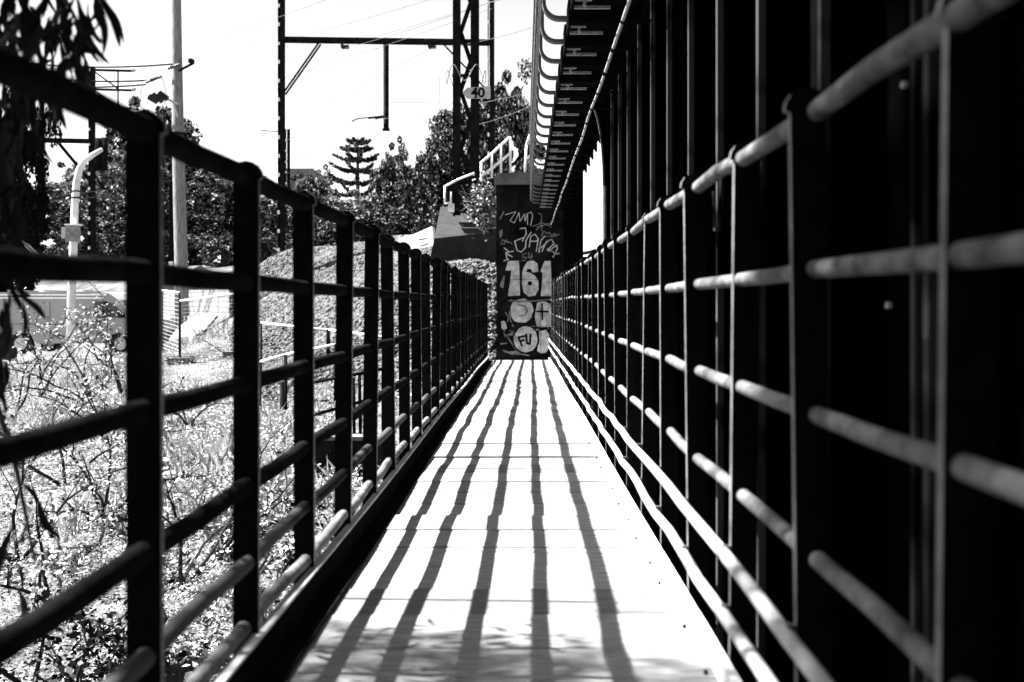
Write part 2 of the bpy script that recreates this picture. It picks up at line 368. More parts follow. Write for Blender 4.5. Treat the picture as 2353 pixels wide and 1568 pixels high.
gstroke('painted_tag', [[(352,462),(395,456),(402,500),(370,560),(385,530),(310,560),(330,632),(362,645),(395,610),(400,560)],[(395,560),(440,490)],[(425,605),(438,520),(470,505),(495,540),(485,560),(430,560)],[(495,545),(480,640)],[(500,650),(515,560),(545,520)],
        [(525,640),(560,560),(600,545),(620,580),(565,630)],[(520,610),(575,560)],[(575,640),(640,590),(645,620),(612,685)],[(570,620),(640,660),(660,655)]], 0.018, M['paint_pale'])
gstroke('painted_tag', [[(228,612),(262,640)],[(300,638),(242,650),(250,700)],[(250,660),(292,682)],[(225,715),(262,700)]], 0.018, M['paint_pale'])
gstroke('painted_numeral', [[(405,652),(372,665),(378,688),(402,685),(395,710),(368,712)],[(425,650),(418,690),(452,680)],[(445,660),(435,715)]], 0.014, M['paint_mid'])
gstroke('painted_tag', [[(520,520),(540,480),(560,500),(580,490),(600,515),(625,500),(640,520)],[(515,545),(560,520),(610,525),(660,505)]], 0.016, M['paint_mid'])
gstroke('painted_line', [[(275,860),(500,858)],[(512,1000),(514,1440)]], 0.006, M['paint_black'], 0.0065)
gstroke('painted_scrawl', [[(200,1365),(250,1360)],[(240,1120),(262,1150),(255,1200)],[(270,1110),(275,1170),(300,1230)],[(260,1320),(330,1420)],[(330,1440),(420,1455)],[(225,330),(195,385)]], 0.02, M['paint_mid'], 0.0045)

for sd_, (x0, x1, y0, y1) in enumerate(((200, 300, 520, 600), (420, 620, 400, 470), (230, 600, 1010, 1040), (220, 330, 1230, 1330), (430, 610, 1225, 1260), (210, 380, 1410, 1460))):
    r2 = random.Random(60 + sd_); gstroke('painted_scrawl', [[(r2.uniform(x0, x1), r2.uniform(y0, y1)) for _ in range(3)] for _ in range(4)], 0.013, M['paint_mid'], 0.0072 + sd_*0.0004)
gstroke('painted_outline', [[(290 + 12*math.cos(a)*8.2, 1105 + 99*math.sin(a)) for a in np.linspace(1.2, 4.9, 10)], [(398 + 102*math.cos(a), 1330 + 110*math.sin(a)) for a in np.linspace(0, 6.28, 22)], [(478, 1060), (462, 1150), (480, 1232)], [(505, 1250), (560, 1245), (595, 1290), (600, 1400)]], 0.022, M['paint_black'], 0.011)
# ------------------------------------------------------------------ rail viaduct on the right
S = 0.62                                                 # the sleeper row runs down in front of the wall, which fixes its height
TZ, EX = CAMZ + 2.5*S, 0.42*S                            # underside of the transoms, their outer ends
via = thing('rail_viaduct', 'soot black steel rail viaduct with sleeper ends overhanging the walkway', 'viaduct', (0.8, 4, -2.6))
WX, YE, YD = 1.10*S, 9.3*S, 13.95                        # web plane, end of the solid web, end of the deck
BZ = TZ - 0.19
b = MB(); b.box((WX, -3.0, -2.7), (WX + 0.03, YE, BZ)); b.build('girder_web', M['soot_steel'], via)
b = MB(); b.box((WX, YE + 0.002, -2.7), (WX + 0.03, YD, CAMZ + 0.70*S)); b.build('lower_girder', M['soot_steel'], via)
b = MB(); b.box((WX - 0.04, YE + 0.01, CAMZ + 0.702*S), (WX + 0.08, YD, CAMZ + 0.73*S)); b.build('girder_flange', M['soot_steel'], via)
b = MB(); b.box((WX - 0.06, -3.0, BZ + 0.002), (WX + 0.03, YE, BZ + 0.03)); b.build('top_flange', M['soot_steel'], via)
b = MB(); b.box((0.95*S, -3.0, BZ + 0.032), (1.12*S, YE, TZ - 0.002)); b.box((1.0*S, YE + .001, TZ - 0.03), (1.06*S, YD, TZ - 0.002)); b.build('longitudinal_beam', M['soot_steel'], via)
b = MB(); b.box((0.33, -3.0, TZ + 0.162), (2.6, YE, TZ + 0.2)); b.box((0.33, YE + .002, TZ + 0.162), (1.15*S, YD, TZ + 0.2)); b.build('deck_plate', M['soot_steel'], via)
SPT = 0.682*S
t_m = MB(); t_m.box((EX, -0.085, 0), (2.4, 0.085, 0.16)); tm = t_m.mesh('transom'); tm.materials.append(M['timber'])
t_s = MB(); t_s.box((EX, -0.085, 0), (1.15*S, 0.085, 0.16)); ts = t_s.mesh('transom'); ts.materials.append(M['timber'])
br = MB(); br.box((0.0, -0.006, -0.018), (0.19, 0.006, -0.002)); br = br.mesh('bracket'); br.materials.append(M['galv'])
br2 = MB(); br2.box((0.0, -0.004, -0.012), (0.085, 0.004, -0.002)); br2 = br2.mesh('bracket'); br2.materials.append(M['galv'])
nb = MB(); nb.tube([(0, 0, -0.022), (0, 0, -0.001)], 0.010, 8); nb = nb.mesh('nut'); nb.materials.append(M['galv'])
ep = MB(); ep.box((-0.014, -0.085, -0.02), (-0.002, 0.085, 0.13)); ep = ep.mesh('end_plate'); ep.materials.append(M['mast'])
# goose-neck handrail stanchion: out from the sleeper end, then up
SXo, rr_ = 0.115, 0.085
gp = [(EX - 0.001, 0, 0.04), (SXo + rr_, 0, 0.04)] + [(SXo + rr_ - rr_*math.sin(a), 0, 0.04 + rr_ - rr_*math.cos(a)) for a in np.linspace(0.2, math.pi/2, 7)] + [(SXo, 0, 1.15)]
gs = MB()
def ring(i):
    p = Vector(gp[i]); d = (Vector(gp[min(i + 1, len(gp) - 1)]) - Vector(gp[max(i - 1, 0)])).normalized(); n_ = Vector((-d.z, 0, d.x)); t_ = Vector((0, 1, 0))
    return [p + n_*0.01 - t_*0.024, p + n_*0.01 + t_*0.024, p - n_*0.01 + t_*0.024, p - n_*0.01 - t_*0.024]
vv = []
for i_ in range(len(gp)): vv += ring(i_)
gs.add(vv, [(4*i_ + k, 4*i_ + (k + 1) % 4, 4*i_ + 4 + (k + 1) % 4, 4*i_ + 4 + k) for i_ in range(len(gp) - 1) for k in range(4)])
gs = gs.mesh('handrail_stanchion'); gs.materials.append(M['kerb'])
ty = (8.42 + 0.02)*S - SPT*14
while ty < YD - 0.05:
    tr = put('transom', tm if ty < YE - 0.1 else ts, None, via, (0, ty, TZ), (0, 0, random.uniform(-.006, .006)))
    put('bracket', br, None, tr, (EX + 0.003, ty + 0.06, TZ)); put('bracket', br2, None, tr, (EX + 0.003, ty - 0.04, TZ)); put('nut', nb, None, tr, (EX + 0.055, ty + 0.01, TZ))
    put('end_plate', ep, None, tr, (EX, ty, TZ))
    put('handrail_stanchion', gs, None, via, (0, ty, TZ + 0.01))
    ty += SPT
for z in (0.66, 1.16):
    MB().tube([(SXo - 0.01, -3, TZ + z), (SXo - 0.01, YD, TZ + z)], 0.016, 8).build('handrail', M['kerb'], via, True)
# conduit clipped along the posts
CX, CZ = 0.705*S, CAMZ + 2.0*S
cp = [(CX + 0.003*math.sin(y*3.1), y, CZ + 0.004*math.sin(y*4.7)) for y in np.arange(-2.5, YD - 0.1, 0.21)]
cd = MB().tube(cp, 0.0085, 8).build('conduit', M['galv'], via, True)
cl = MB(); cl.tube([(0, -0.018, 0), (0, 0.018, 0)], 0.013, 8); cl.bar((0, 0, 0), (0.13, 0, 0.0), 0.012, 0.012); cl = cl.mesh('clip'); cl.materials.append(M['mast'])
# vertical stiffener posts
st = MB(); st.box((0.93*S, -0.005, -2.7), (WX - 0.001, 0.005, BZ)); st = st.mesh('stiffener'); st.materials.append(M['soot_steel'])
no = MB(); no.box((0.90*S, -0.007, -1.2), (0.93*S, 0.007, BZ)); no = no.mesh('edge_strip'); no.materials.append(M['sunlit_edge'])
n2 = MB(); n2.box((1.01*S, -0.005, -1.2), (1.025*S, 0.006, BZ)); n2 = n2.mesh('edge_strip'); n2.materials.append(M['sunlit_edge'])
st2 = MB(); st2.box((WX - 0.05, -0.012, -2.7), (WX - 0.002, 0.012, TZ - 0.032)); st2 = st2.mesh('post'); st2.materials.append(M['soot_steel'])
kb_ = MB(); kb_.prism([(0, 0), (0.07, 0), (0.07, -0.10), (0.055, -0.10)], (WX - 0.06, 0.006, TZ - 0.032), (1, 0, 0), (0, 0, 1), (0, -1, 0), 0.012); kb_ = kb_.mesh('knee_plate'); kb_.materials.append(M['soot_steel'])
sy = 0.9*F/924*S - 0.689*S*4
while sy < YD - 0.2:
    s = via
    if sy < YE + 0.03:
        s = put('stiffener', st, None, via, (0, sy, 0))
        put('edge_strip', no, None, s, (0, sy, 0)); put('edge_strip', n2, None, s, (0, sy + 0.19, 0))
    elif sy > 9.7:
        s = put('post', st2, None, via, (0, sy, 0))
    else: put('knee_plate', kb_, None, via, (0, sy, 0))
    put('clip', cl, None, s, (CX, sy, CZ))
    sy += 0.689*S
# end plate of the solid girder with curved gusset
gx_, gy_ = 0.88*S, YE + 0.06
gq = [(gx_, -2.7), (WX + 0.03, -2.7), (WX + 0.03, BZ), (0.72*S, BZ)] + [(0.72*S + 0.16*S*math.sin(a), BZ - 0.56*(1 - math.cos(a))) for a in np.linspace(0.15, math.pi/2, 7)]
b = MB(); b.prism(gq, (0, gy_, 0), (1, 0, 0), (0, 0, 1), (0, 1, 0), 0.02); b.build('end_gusset', M['soot_steel'], via)
b = MB()
for (x0, z0), (x1, z1) in zip(gq[4:-1], gq[5:]): b.bar((x0, gy_ - .01, z0), (x1, gy_ - .01, z1), 0.012, 0.012)
b.bar((gx_ + .012, gy_ - .01, gq[-1][1]), (gx_ + .012, gy_ - .01, -1.0), 0.012, 0.012); b.build('gusset_flange', M['kerb'], via)
# rivets and odd scratches on the near girder
rv = MB(); rv.tube([(0, 0, 0), (-0.008, 0, 0)], 0.0065, 8); rv = rv.mesh('rivet'); rv.materials.append(M['galv'])
for u, v in ((1846, 160), (2084, 195), (1625, 352), (2048, 702)):
    d = WX*F/(u - UX); put('rivet', rv, None, via, (WX - 0.001, d, CAMZ - (v - VY)*d/F))
def scratch(pts, w):
    b = MB(); q = []
    for u, v in pts: d = WX*F/(u - UX); q.append(Vector((WX - 0.003, d, CAMZ - (v - VY)*d/F)))
    for p, r in zip(q[:-1], q[1:]): b.bar(p, r, w*S, 0.003, up=(1, 0, 0))
    b.build('paint_mark', M['galv'], via)
scratch([(1820, 1037), (1842, 1034)], 0.006); scratch([(1818, 1053), (1842, 1053)], 0.006)
scratch([(1817, 1122), (1832, 1120), (1815, 1141)], 0.005); scratch([(2283, 1041), (2300, 1022)], 0.008); scratch([(1636, 795), (1646, 778)], 0.004)
# hanging strap loops by the posts
for u, v0, v1 in ((1648, 400, 530), (1742, 330, 482)):
    d = 0.85*S*F/(u - UX); a = P(u - 8, v0 + 40, d); c = P(u - 5, v1, d); e = P(u + 4, v1 + 2, d); g = P(u + 9, v0, d)
    MB().tube([a, c, e, g], 0.004, 6).build('strap_loop', M['sunlit_edge'], via)

# ------------------------------------------------------------------ embankment gravel (stuff), concrete footing, masts
def in_gravel(x, y):
    # gravel lies on the slope between toe and crest lines left of the abutment
    toe = np.interp(x, [-16, -8.5, -7.5, -5.5, -4.4, -3.6, -2.3, -0.9, -0.3], [41, 27.5, 21.5, 17.5, 14.8, 12.9, 13.2, 13.4, 14.9])
    return (y > toe) & (y < 34) & (x < -0.3) & (x > -18)
bed = []
for x in np.linspace(-15.5, -0.35, 60):
    y0 = float(np.interp(x, [-16, -8.5, -7.5, -5.5, -4.4, -3.6, -2.3, -0.9, -0.3], [41, 27.5, 21.5, 17.5, 14.8, 12.9, 13.2, 13.4, 14.9]))
    bed.append([(x, y0 + t*(max(36, y0 + 1) - y0)) for t in np.linspace(0, 1, 60)])
M['bed'] = mat('ballast_bed', 0.012, 0.5, 20, 1.0, spec=0.0)
drape('ballast_bed', bed, M['bed'], 0.012)
n = 120000
gx, gy = rng.uniform(-17, -0.3, n), rng.uniform(12.5, 34, n); ok = in_gravel(gx, gy); gx, gy = gx[ok], gy[ok]
keep = rng.random(len(gx)) < np.clip(22/gy, 0.4, 1); gx, gy = gx[keep], gy[keep]
OCT_V = [(1,0,0),(-1,0,0),(0,1,0),(0,-1,0),(0,0,1),(0,0,-1)]; OCT_F = [(0,2,4),(2,1,4),(1,3,4),(3,0,4),(2,0,5),(1,2,5),(3,1,5),(0,3,5)]
ss = rng.uniform(0.03, 0.07, (len(gx), 1))*rng.uniform(0.6, 1.2, (len(gx), 3))
put('embankment_gravel', scatter('embankment_gravel', OCT_V, OCT_F, np.stack([gx, gy, gz(gx, gy) + 0.02], 1), rotmats(len(gx)), ss), M['gravel'])
tag(bpy.data.objects['embankment_gravel'], 'coarse crushed stone covering the railway embankment', None, None, 'stuff')

foot = thing('mast_footing', 'big sloping concrete footing block with sunlit top and black shaded front face', 'footing', (-1.5, 18, 1.0))
fb = MB(); a0, a1, a2, a3 = P(985, 606, 17.2), P(1150, 600, 17.7), P(1150, 532, 17.7), P(998, 548, 17.2)
c0, c1, c2, c3 = a0 + Vector((0.4, 2.2, 0.2)), a1 + Vector((0.2, 2.2, 0.2)), P(1150, 470, 18.8), P(1012, 476, 19.4)
fb.add([a0, a1, a2, a3, c0, c1, c2, c3], [(0,1,2,3),(4,7,6,5),(0,4,5,1),(1,5,6,2),(2,6,7,3),(3,7,4,0)])
fb.build('block', M['block_concrete'], foot)

def lattice_mast(name, label, base, h, wid, leg, depth_, pitch, group=None, cross=None, mm='mast'):
    t = thing(name, label, 'mast', base, group); bx, by, bz = base
    for s in (-1, 1):
        b = MB(); x = bx + s*(wid/2 - leg/2)
        b.box((x - leg/2, by - 0.05, bz), (x + leg/2, by + 0.0, bz + h)); b.box((x - leg/2 if s < 0 else x + leg/2 - 0.02, by + 0.001, bz), (x - leg/2 + 0.02 if s < 0 else x + leg/2, by + depth_, bz + h))
        b.build('leg', M[mm], t)
    z = bz + 0.15; s = -1
    while z < bz + h - pitch:
        b = MB(); b.bar((bx + s*(wid/2 - leg), by + 0.012 + 0.004*s, z), (bx - s*(wid/2 - leg), by + 0.012 + 0.004*s, z + pitch), 0.09, 0.012, up=(0, 1, 0)); b.build('lacing_bar', M[mm], t)
        z += pitch; s = -s
    return t
m1b = P(1070, 490, 18.0)
lm = lattice_mast('lattice_mast', 'heavy zigzag laced steel mast rising from the concrete footing with a speed sign', (m1b.x, m1b.y, m1b.z - 0.05), 8.5, 0.54, 0.165, 0.3, 0.62)
b = MB(); b.box((m1b.x - 0.28, 17.93, P(0,180,18).z), (m1b.x + 0.28, 17.945, P(0,172,18).z)); b.build('tie_plate', M['mast'], lm)
# barbed wire coil around the mast
cw = [(m1b.x + 0.42*math.cos(a), 18.1 + 0.42*math.sin(a), P(0, 175, 18).z + 0.18*math.sin(a*5)) for a in np.linspace(0, 2*math.pi, 60)]
MB().tube(cw, 0.008, 4).build('barbed_wire', M['batten'], lm)
# mast base cabinet and steel base box
eqp = thing('equipment_cabinet', 'dark steel equipment box around the foot of the laced mast', 'cabinet', (m1b.x, 17.8, m1b.z))
pa, pb = P(1031, 488, 17.7), P(1112, 420, 17.7)
b = MB(); b.box((pa.x, 17.55, pa.z), (pb.x, 17.9, pb.z)); b.build('body', M['mast'], eqp)
b = MB(); b.box((pa.x, 17.535, pa.z - 0.02), (pa.x + 0.13, 17.548, pa.z + 0.16)); b.build('plate', M['paint_white'], eqp)
b = MB(); b.box((pa.x - 0.02, 17.53, pb.z + 0.002), (pb.x + 0.02, 17.92, pb.z + 0.03)); b.build('lid', M['mast'], eqp)

# speed sign
sg = thing('speed_sign', 'grey arrow shaped speed sign reading 40 fixed to the laced mast', 'sign', tuple(P(1097, 214, 17.9)))
sq = [P(*q, 17.9) for q in ((1063, 214), (1073, 202), (1127, 199.5), (1127, 227), (1073, 227.5))]
b = MB(); b.prism([(p.x, p.z) for p in sq], (0, 17.88, 0), (1, 0, 0), (0, 0, 1), (0, 1, 0), 0.012); b.build('plate', M['sign'], sg)
def textmesh(s, size, loc, m, parent, name, rot=(R(90), 0, 0), ext=0.002):
    cu = bpy.data.curves.new('t', 'FONT'); cu.body = s; cu.size = size; cu.extrude = ext; cu.offset = size*0.03; cu.align_x = 'CENTER'; cu.align_y = 'CENTER'
    o = bpy.data.objects.new('t', cu); C.objects.link(o); bpy.context.view_layer.update()
    me = bpy.data.meshes.new_from_object(o.evaluated_get(bpy.context.evaluated_depsgraph_get())); bpy.data.objects.remove(o); me.name = name
    return put(name, me, m, parent, loc, rot)
c40 = P(1098, 214, 17.87); textmesh('40', 0.285, (c40.x, 17.875, c40.z), M['paint_black'], sg, 'numerals')
b = MB()
for v in (203.2, 224.8): p = P(1092, v, 17.87); b.box((p.x - 0.05, 17.873, p.z - 0.006), (p.x + 0.05, 17.879, p.z + 0.006))
b.build('marks', M['paint_black'], sg)

# catenary portal over the tracks
def ladder_mast(name, label, u, v0, v1, d, gap, group, parent=None, wide=0.16):
    p0, p1 = P(u, v0, d), P(u, v1, d)
    t = parent or thing(name, label, 'mast', (p0.x, d, p0.z), group)
    b = MB(); b.box((p0.x - wide/2 + gap/2, d - 0.03, p0.z), (p0.x + wide/2 + gap/2, d + 0.12, p1.z)); b.build('leg', M['mast'], t)
    b = MB(); b.box((p0.x - gap/2 - 0.05, d - 0.03, p0.z), (p0.x - gap/2 - 0.015, d + 0.12, p1.z)); b.build('leg', M['mast'], t)
    b = MB(); b.box((p0.x - gap/2 - 0.055, d - 0.045, 0), (p0.x - wide/2 + gap/2 - 0.002, d - 0.032, 0.13)); bm2 = b.mesh('batten'); bm2.materials.append(M['paint_white'])
    z = p0.z + 0.2
    while z < p1.z - 0.1: put('batten', bm2, None, t, (0, 0, z)); z += 0.66
    return t
D1 = 30.0
base1 = P(645, 590, D1)
po = thing('catenary_portal', 'black steel catenary portal spanning the railway with a drop post and knee braces', 'portal', tuple(base1))
ladder_mast('', '', 645, 592, -260, D1, 0.10, None, po, 0.15); ladder_mast('', '', 1127, 500, -260, D1, 0.10, None, po, 0.17)
b = MB(); b.bar(P(641, 91.5, D1), P(1131, 98.5, D1), 0.16, 0.19); b.build('beam', M['mast'], po)
for q in (((654, 215), (735, 100)), ((1112, 200), (1022, 105))):
    for k in (-2.2, 2.2):
        b = MB(); b.bar(P(q[0][0] + k, q[0][1] + k, D1), P(q[1][0] + k, q[1][1] + k, D1), 0.05, 0.06, up=(0, 1, 0)); br_ = b.build('knee_brace', M['mast'], po)
b = MB(); b.box((P(881.5,0,D1).x, D1 - 0.06, P(0,298,D1).z), (P(892.5,0,D1).x, D1 + 0.1, P(0,102,D1).z)); b.build('drop_post', M['mast'], po)
b = MB(); b.box((P(883,0,D1).x, D1 - 0.075, P(0,285,D1).z), (P(885.5,0,D1).x, D1 - 0.062, P(0,108,D1).z)); b.build('drop_edge', M['batten'], po)
b = MB(); b.box((P(879,0,D1).x, D1 - 0.09, P(0,300,D1).z), (P(895,0,D1).x, D1 + 0.13, P(0,296.5,D1).z)); b.build('drop_foot', M['mast'], po)
for u in (790, 990):
    b = MB(); b.bar(P(u - 4, 98, D1), P(u - 4, 108, D1), 0.09); b.tube([P(u - 6, 108, D1), P(u + 12, 108.5, D1)], 0.06, 8)
    for k in range(5): b.tube([P(u - 3 + k*3, 108.3, D1), P(u - 2 + k*3, 108.4, D1)], 0.085, 8)
    b.build('insulator', M['insulator'], po)
b = MB(); b.tube([P(888, 266, D1), P(850, 270, D1), P(822, 273, D1), P(808, 279, D1)], 0.022, 6); b.tube([P(888, 269, D1), P(846, 273, D1)], 0.022, 6); b.bar(P(862, 272, D1), P(892, 267, D1), 0.07, 0.07); b.build('registration_arm', M['mast'], po)
# footing under the left portal mast
ft = MB(); q0, q1 = P(626, 606, 29.6), P(678, 584, 29.6); ft.box((q0.x, 29.5, q0.z - 0.3), (q1.x, 30.6, q1.z + 0.02))
tag(ft.build('mast_footing', M['concrete']), 'square concrete footing under the portal mast on the gravel crest', 'footing')

# second portal at left with stacked cantilever brackets
D2 = 38.0
po2 = thing('catenary_portal', 'tall ladder mast with stacked triangulated bracket arms behind the street lamp', 'portal', tuple(P(209, 615, D2)))
ladder_mast('', '', 209, 618, 155, D2, 0.12, None, po2, 0.17)
b = MB(); b.bar(P(60, 322, D2), P(212, 325, D2), 0.16, 0.2); b.build('beam', M['mast'], po2)
for k in (-2, 3): b = MB(); b.bar(P(135 + k, 330, D2), P(208 + k, 418, D2), 0.06, 0.07, up=(0, 1, 0)); b.build('knee_brace', M['mast'], po2)
for v in (161, 205.5, 248):
    b = MB(); b.bar(P(212, v, D2), P(304, v + 2.5, D2), 0.09, 0.09); a = b.build('bracket_arm', M['mast'], po2)
    b = MB(); q = P(305, v + 1, D2)
    for k in range(3): b.tube([q + Vector((k*0.06 - 0.02, 0, 0.02)), q + Vector((k*0.06 + 0.01, 0, 0.02))], 0.11 - 0.02*k, 8)
    b.build('insulator', M['white_concrete'], a)
for v in (163, 207): b = MB(); b.bar(P(214, v, D2), P(271, v + 41, D2), 0.06, 0.06, up=(0, 1, 0)); b.build('strut', M['mast'], po2)
b = MB(); b.bar(P(271, 163, D2), P(271, 249, D2), 0.05); b.build('hanger', M['mast'], po2)
# further mast behind the first portal
po3 = thing('lattice_mast', 'thin far catenary mast partly hidden behind the portal mast above the trees', 'mast', tuple(P(660, 600, 52)))
ladder_mast('', '', 660, 606, 297, 52, 0.14, None, po3, 0.16)
b = MB(); b.tube([P(657, 304, 51.9), P(600, 300, 51.9)], 0.03, 5); b.build('arm', M['mast'], po3)

# ------------------------------------------------------------------ street furniture on the left
def round_pole(path, r, name, m, parent=None, seg=14): return MB().tube(path, r, seg).build(name, m, parent, True)
DP = 25.6
pb_ = P(415, 724, DP)
pole = thing('power_pole', 'weathered timber power pole with insulators beside the brick wall', 'power pole', tuple(pb_))
pts = [P(418, 726, DP), P(416, 600, DP), P(412, 450, DP), P(409, 300, DP), P(406.5, 150, DP), P(404, -60, DP), P(402, -200, DP)]
round_pole(pts, [0.21, 0.195, 0.185, 0.17, 0.155, 0.135, 0.125], 'shaft', M['pole'], pole)
b = MB(); b.box((P(392,0,DP).x, DP - 0.1, P(0,600,DP).z), (P(399,0,DP).x, DP + 0.02, P(0,420,DP).z)); b.build('cable_guard', M['black_steel'], pole)
b = MB(); b.box((P(391,0,DP).x, DP - 0.12, P(0,630,DP).z), (P(400,0,DP).x, DP + 0.03, P(0,602,DP).z)); b.build('cable_box', M['paint_white'], pole)
b = MB(); b.bar(P(411, 163, DP - .2), P(445, 145, DP - .2), 0.05, 0.07, up=(0, 1, 0)); b.box((P(441,0,DP).x, DP - .3, P(0,150,DP).z), (P(450,0,DP).x, DP - .1, P(0,141,DP).z)); b.build('cross_arm', M['mast'], pole)
def insulator_string(p, q, n, r, parent, nm='insulator', m='insulator'):
    b = MB(); p, q = Vector(p), Vector(q); b.tube([p, q], r*0.45, 6)
    for k in range(n): a = p.lerp(q, (k + 0.3)/n); c = p.lerp(q, (k + 0.65)/n); b.tube([a, c], r, 8)
    return b.build(nm, M[m], parent)
insulator_string(P(385, 158, DP - .3), P(412, 148, DP - .3), 6, 0.06, pole); insulator_string(P(345, 185, DP - .4), P(372, 175, DP - .4), 6, 0.06, pole); insulator_string(P(334, 190, DP - .4), P(362, 177, DP - .4), 6, 0.06, pole)
for p, q in (((342, 222), (362, 234)), ((350, 218), (374, 233)), ((365, 214), (385, 228))): insulator_string(P(*p, DP - .35), P(*q, DP - .35), 5, 0.10, pole)
b = MB(); b.bar(P(385, 228, DP - .3), P(408, 240, DP - .2), 0.06); b.bar(P(398, 232, DP - .2), P(408, 270, DP - .2), 0.05); b.build('bracket', M['galv'], pole)
b = MB(); q = P(412, 309, DP); b.tube([q - Vector((0, 0, .04)), q + Vector((0, 0, .04))], 0.20, 14); b.build('band', M['mast'], pole)
for ln in ([(372, 178), (380, 205), (378, 235), (390, 255)], [(330, 192), (322, 215), (322, 240), (335, 262), (365, 272)]):
    MB().tube([P(*q, DP - .35) for q in ln], 0.012, 5).build('jumper_wire', M['wire'], pole)

DL = 25.0
lamp = thing('street_lamp', 'pale curved street lamp pole with a grey box strapped halfway up', 'street lamp', tuple(P(161, 818, DL)))
round_pole([P(161, 822, DL), P(164, 690, DL), P(169, 555, DL), P(172, 470, DL), P(176, 420, DL), P(183, 388, DL), P(194, 370, DL), P(212, 357, DL), P(234, 344, DL)], [0.12, 0.115, 0.11, 0.10, 0.10, 0.095, 0.085, 0.075, 0.06], 'pole', M['white_concrete'], lamp)
a, c = P(157, 556, DL - .15), P(184, 519, DL - .15)
b = MB(); b.box((a.x, DL - .32, a.z), (c.x, DL - .125, c.z)); b.build('control_box', M['paint_mid'], lamp)
b = MB(); b.box((a.x - .02, DL - .34, c.z + .002), (c.x + .06, DL - .12, c.z + .035)); b.build('box_lid', M['paint_white'], lamp)
a, c = P(147, 547, DL - .15), P(157, 523, DL - .15); b = MB(); b.box((a.x, DL - .3, a.z), (c.x - .003, DL - .14, c.z)); b.build('side_box', M['galv'], lamp)
for v in (440, 455): q = P(174, v, DL); b = MB(); b.tube([q - Vector((0, 0, .02)), q + Vector((0, 0, .02))], 0.118, 12); b.build('band', M['mast'], lamp)

# small transformer-like drum behind the lamp
tf = thing('pole_transformer', 'dark twin drum transformer hung high beside the ladder mast', 'transformer', tuple(P(232, 392, 36)))
for u in (226, 240): round_pole([P(u, 392, 36), P(u, 318, 36)], 0.13, 'drum', M['mast'], tf, 10)
b = MB(); b.bar(P(212, 330, 36.2), P(246, 330, 36.2), 0.08); b.build('bracket', M['mast'], tf)

# van on the road
VD = 26.0; vx0 = P(235, 0, VD).x - 0.95; vz = -0.80
van = thing('parked_van', 'pale grey delivery van parked side-on behind the weeds', 'van', (vx0, VD + 0.9, vz))
prof = [(-2.5,.38),(-2.5,1.62),(-2.44,1.82),(-2.3,1.9),(0.85,1.92),(1.15,1.86),(1.42,1.68),(1.92,1.18),(2.35,1.05),(2.45,.85),(2.47,.4),(1.95,.36),(1.82,.6),(1.5,.68),(1.18,.6),(1.05,.34),(-1.1,.34),(-1.22,.6),(-1.55,.68),(-1.88,.6),(-2.0,.36)]
b = MB(); b.prism(prof, (vx0, VD, vz), (1, 0, 0), (0, 0, 1), (0, 1, 0), 1.8); b.build('body', M['van'], van)
for z in (1.80, 1.70): b = MB(); b.box((vx0 - 2.4, VD - .025, vz + z), (vx0 + 1.0, VD - .002, vz + z + .045)); b.build('gutter_trim', M['paint_white'], van)
for xx in (-2.0, -0.9, 0.3): b = MB(); b.box((vx0 + xx, VD + .1, vz + 1.925), (vx0 + xx + .05, VD + 1.7, vz + 1.97)); b.build('roof_bar', M['paint_white'], van)
b = MB(); b.prism([(0.72,1.12),(0.72,1.62),(1.1,1.62),(1.32,1.52),(1.68,1.14)], (vx0, VD - .012, vz), (1, 0, 0), (0, 0, 1), (0, 1, 0), 0.01); b.build('side_window', M['glass'], van)
b = MB(); b.add([(vx0 + 1.47, VD + .1, vz + 1.66), (vx0 + 1.95, VD + .1, vz + 1.19), (vx0 + 1.95, VD + 1.7, vz + 1.19), (vx0 + 1.47, VD + 1.7, vz + 1.66)], [(0,1,2,3)]); b.build('windscreen', M['glass'], van)
dr = MB(); dr.box((vx0 + .68, VD - .008, vz + .5), (vx0 + .69, VD - .002, vz + 1.65)); dr.box((vx0 - .65, VD - .008, vz + .5), (vx0 - .64, VD - .002, vz + 1.6)); dr.box((vx0 - 2.4, VD - .008, vz + .92), (vx0 + .68, VD - .002, vz + .935)); dr.build('door_seam', M['rubber'], van)
b = MB(); b.box((vx0 + .75, VD - .03, vz + 1.0), (vx0 + .9, VD - .002, vz + 1.03)); b.build('door_handle', M['rubber'], van)
b = MB(); b.box((vx0 + 1.5, VD - .18, vz + 1.12), (vx0 + 1.6, VD - .02, vz + 1.3)); b.build('mirror', M['rubber'], van)
b = MB(); b.box((vx0 + 2.38, VD + .05, vz + .72), (vx0 + 2.475, VD + .4, vz + .9)); b.build('headlight', M['chrome'], van)
for xx in (-1.55, 1.5):
    for yy in (0.02, 1.58):
        w = MB(); w.tube([(vx0 + xx, VD + yy, vz + .33), (vx0 + xx, VD + yy + .2, vz + .33)], 0.33, 20); ty_ = w.build('wheel', M['rubber'], van)
        w = MB(); w.tube([(vx0 + xx, VD + yy - .01, vz + .33), (vx0 + xx, VD + yy + .21, vz + .33)], 0.19, 16); w.build('rim', M['chrome'], ty_)

